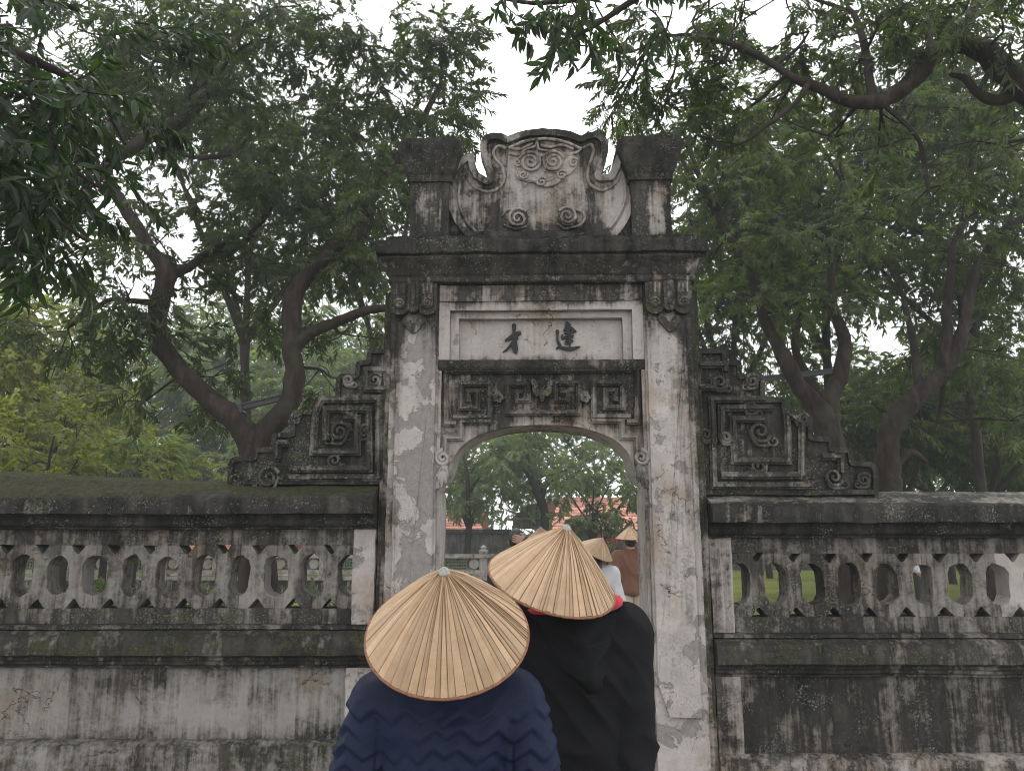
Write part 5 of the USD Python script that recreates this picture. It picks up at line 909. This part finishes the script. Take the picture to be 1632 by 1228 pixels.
# --- 2: black hooded coat
BLACK = cloth('black_wool', (0.0085, 0.0085, 0.0095), 0.9, 260.0, 0.0, 0.3)
loc2 = np.array([0.190, 2.66, 0.0]); o2 = np.array((0.128,2.58,1.636))
p2 = thing('person', 'person in a black hooded coat with red lining and straw hat, before the archway', 'person', loc2)
J, k = figure(1.80, {'ell': (-.160, -.02, 1.02), 'elr': (.160, -.02, 1.02), 'wrl': (-.14, .16, .84), 'wrr': (.14, .16, .84), 'shl': (-.158, 0, 1.375), 'shr': (.158, 0, 1.375)})
J['head'] += [-.045, -.06, -0.03]
obj('body', body_mesh(J, k, 0.03), SKIN, p2, True)
v, f = jacket_mesh(J, k, 0.009, 0.030, 0.55, hemw=0.185)
nrm = np.array(trimesh.Trimesh(v, f, process=False).vertex_normals)
dg = v @ np.array([[0.6], [0.2], [0.8]]); fl_ = meshkit.fbm(np.stack([dg[:, 0] * 13, v[:, 0] * 4, v[:, 1] * 6], 1), 3, 8) - .5
rdg = 1 - np.abs(2 * meshkit.noise(np.stack([dg[:, 0] * 10 + v[:, 0] * 4, v[:, 0] * 3.0, v[:, 2] * 3.0], 1), 12) - 1)
v = v + nrm * (0.034 * fl_ + 0.022 * (rdg ** 3))[:, None]
obj('coat', (v, f), BLACK, p2, True)
n_ = J['neck']
hood = m3.Manifold.batch_hull([ball(n_ + [-.135, -.045, -.005], .032), ball(n_ + [.12, -.045, .0], .034), ball(n_ + [0, -.10, -.02], .05), ball(n_ + [.02, -.135, -.10], .05), ball(n_ + [.045, -.145, -.175], .03)])
hv, hf = soft(hood, 0.008, 10); hn = np.array(trimesh.Trimesh(hv, hf, process=False).vertex_normals)
hr = 1 - np.abs(2 * meshkit.noise(np.stack([hv[:, 0] * 6 + 3 * np.abs(hv[:, 0]), hv[:, 1] * 6, (hv[:, 2] - .6 * np.abs(hv[:, 0] - .03)) * 22], 1), 3) - 1)
obj('hood', (hv + hn * (0.026 * (hr - .5))[:, None], hf), BLACK, p2, True)
RED = cloth('red_lining', (0.42, 0.012, 0.03), 0.7); GREYC = cloth('grey_collar', (0.10, 0.105, 0.115), 0.8)
edge = spline([n_ + [-.155, -.03, .012], n_ + [-.10, -.085, .026], n_ + [-.02, -.115, .030], n_ + [.05, -.105, .034], n_ + [.11, -.08, .045], n_ + [.145, -.05, .055], n_ + [.15, .02, .05]], 6)
ev, ef = tube(edge, np.linspace(.016, .023, len(edge)), 8); obj('hood_lining', (ev * [1, 1, 1], ef), RED, p2, True)
obj('grey_collar', soft(m3.Manifold.batch_hull([ball(n_ + [x * .075, y * .06, .035], .026) for x, y in ((1, 0), (-1, 0), (0, 1), (0, -1), (.7, -.7), (-.7, -.7))]), 0.012, 4), GREYC, p2, True)
obj('trousers', trouser_mesh(J, k, 0.03), TR1, p2, True); shoes(J, k, p2)
obj('hair', soft(ball(J['head'] + [0, -.012, .01], np.array([.088, .106, .112])), 0.02, 4), HAIR, p2, True)
hat(p2, o2 - loc2, (0.235, -0.40, 0.886), 0.206, 0.196, 62, 74)

# --- farther walkers
def walker(label, loc, rz, H, jac, tro, hatax=None, seed=0, stride=0.12, hem=0.80, p=0.03, arms=None, hands=None, hatR=0.21, hem_w=0.19, hairlong=False, loose=0.03):
    t = thing('person', label, 'person', loc, rz); J, k = figure(H, arms, stride)
    obj('body', body_mesh(J, k, 0.02 if hands else 0.03, hands), SKIN, t, True)
    v, f = jacket_mesh(J, k, 0.018, p, hem, hemw=hem_w); nrm = np.array(trimesh.Trimesh(v, f, process=False).vertex_normals)
    rg = 1 - np.abs(2 * meshkit.noise(np.stack([v[:, 0] * 9 + v[:, 2] * 4, v[:, 1] * 6, v[:, 2] * 2.2], 1), seed) - 1)
    obj('jacket', (v + nrm * (0.05 * (meshkit.fbm(v * [7, 7, 5], 3, seed) - .5) + 0.020 * rg ** 3)[:, None], f), jac, t, True)
    v, f = trouser_mesh(J, k, 0.02, loose); nrm = np.array(trimesh.Trimesh(v, f, process=False).vertex_normals); obj('trousers', (v + nrm * (0.025 * (meshkit.fbm(v * [8, 8, 5], 3, seed + 1) - .5))[:, None], f), tro, t, True); shoes(J, k, t)
    hh = ball(J['head'] + [0, -.014 * k, .018 * k], np.array([.084, .10, .112]) * k)
    if hairlong: hh += chain([(J['head'] + [0, -.06, -.02], .065), (J['head'] + [0, -.085, -.2], .05), (J['head'] + [0, -.10, -.32], .03)])
    hv, hf = soft(hh, 0.015, 3); obj('hair', (hv + 0.006 * vnoise(hv, 40, 2), hf), HAIR, t, True)
    if hatax is not None: hat(t, J['head'] + np.array([0, 0, .045 * k]) - 0.0 * np.asarray(hatax), hatax, hatR, 0.185, seed, 40)
    return t
BROWN = cloth('brown_cotton', (0.135, 0.062, 0.040), 0.85); BEIGE = cloth('beige_trousers', (0.44, 0.36, 0.30), 0.85); WHITE = cloth('white_cotton', (0.50, 0.49, 0.50), 0.8); DKB = cloth('dark_jacket', (0.02, 0.02, 0.024)); BLUE = cloth('blue_denim', (0.04, 0.09, 0.15)); TEAL = cloth('teal_bag', (0.03, 0.16, 0.22))
walker('person in a brown jacket, beige trousers and straw hat walking away right of the arch', ((1001 - 816) / 1250 * 11.8, 11.8, 0.0), 2, 1.80, BROWN, BEIGE, (0.02, -0.08, 1), 63, 0.14, 0.86, 0.045, hem_w=0.20, loose=0.05)
walker('person in white with a tilted straw hat beyond the black coat', ((947 - 816) / 1250 * 9.2, 9.2, 0.0), 0, 1.66, WHITE, BEIGE, (0.42, -0.30, 0.85), 64, 0.08, 0.72, 0.04, hairlong=True)
walker('person whose straw hat peeps out behind the left of the black coat hat', ((862 - 816) / 1250 * 7.2, 7.2, 0.0), 0, 1.74, DKB, TR1, (-0.04, -0.2, 0.98), 65, 0.08)
Hd = 1.84
walker('dark haired person with one hand on the back of the head', ((823 - 816) / 1250 * 8.6, 8.6, 0.0), 0, Hd, DKB, BLUE, None, 66, 0.08, arms={'elr': (.25, -.12, 1.38), 'wrr': (.10, -.155, 1.575)}, hands={'r': (np.array([-0.95, 0.1, 0.3]), np.array([-0.1, -1.0, 0.1]))})
walker('person in a pale jacket and straw hat half hidden by the right jamb', ((1021 - 816) / 1250 * 13.4, 13.4, 0.0), 0, 1.76, WHITE, BEIGE, (0.0, -0.1, 1), 67, 0.1)
walker('person in dark clothes glimpsed through the right wall holes', ((1563 - 816) / 1250 * 20, 20, 0.0), 150, 1.70, DKB, BLUE, None, 68, 0.1)
walker('person in white and dark trousers glimpsed through the right wall', ((1448 - 816) / 1250 * 21, 21, 0.0), 200, 1.66, WHITE, TR1, None, 69, 0.1)
# ------------------------------------------------------------ grass of the court and the misty air
g_ = np.random.default_rng(91); n_ = 5200
bl_ = []
for k in range(14):
    lv = leaf(0.09 * g_.uniform(.6, 1.3), 0.006, 0.3, .2, 2); R = rot([0, 0, 1], g_.uniform(0, 6.28)) @ rot([0, 1, 0], -g_.uniform(.7, 1.5)); bl_.append((lv[0] @ R.T + [g_.normal(0, .05), g_.normal(0, .05), 0], lv[1]))
GRASS = leaf_mat('grass_blade', [(0.0, (0.10, 0.13, 0.025)), (0.6, (0.19, 0.22, 0.05)), (1.0, (0.28, 0.28, 0.09))])
xg = g_.uniform(1.9, 13, n_); yg = 6.3 + 15 * g_.random(n_) ** 1.3
scatter(None, 'grass', [cat(bl_)], GRASS, np.stack([xg, yg, np.full(n_, -0.012)], 1), np.tile([1.0, 0, 0], (n_, 1)) + 0 * g_.normal(size=(n_, 3)), g_.uniform(.7, 1.5, n_), g_)
tag(stage.GetPrimAtPath('/World/grass'), 'short green lawn seen through the right wall holes', 'grass', kind='stuff')
mist = usdkit.material(stage, '/World/Looks/mist', {'v': ('principled_volume', {'color': (0.90, 0.95, 0.97), 'density': 0.0014, 'anisotropy': 0.2})}, volume='v.volume')
tag(obj('haze', arr(bx(-235, 235, -35, 430, -1.2, 24.0)), mist), kind='stuff')
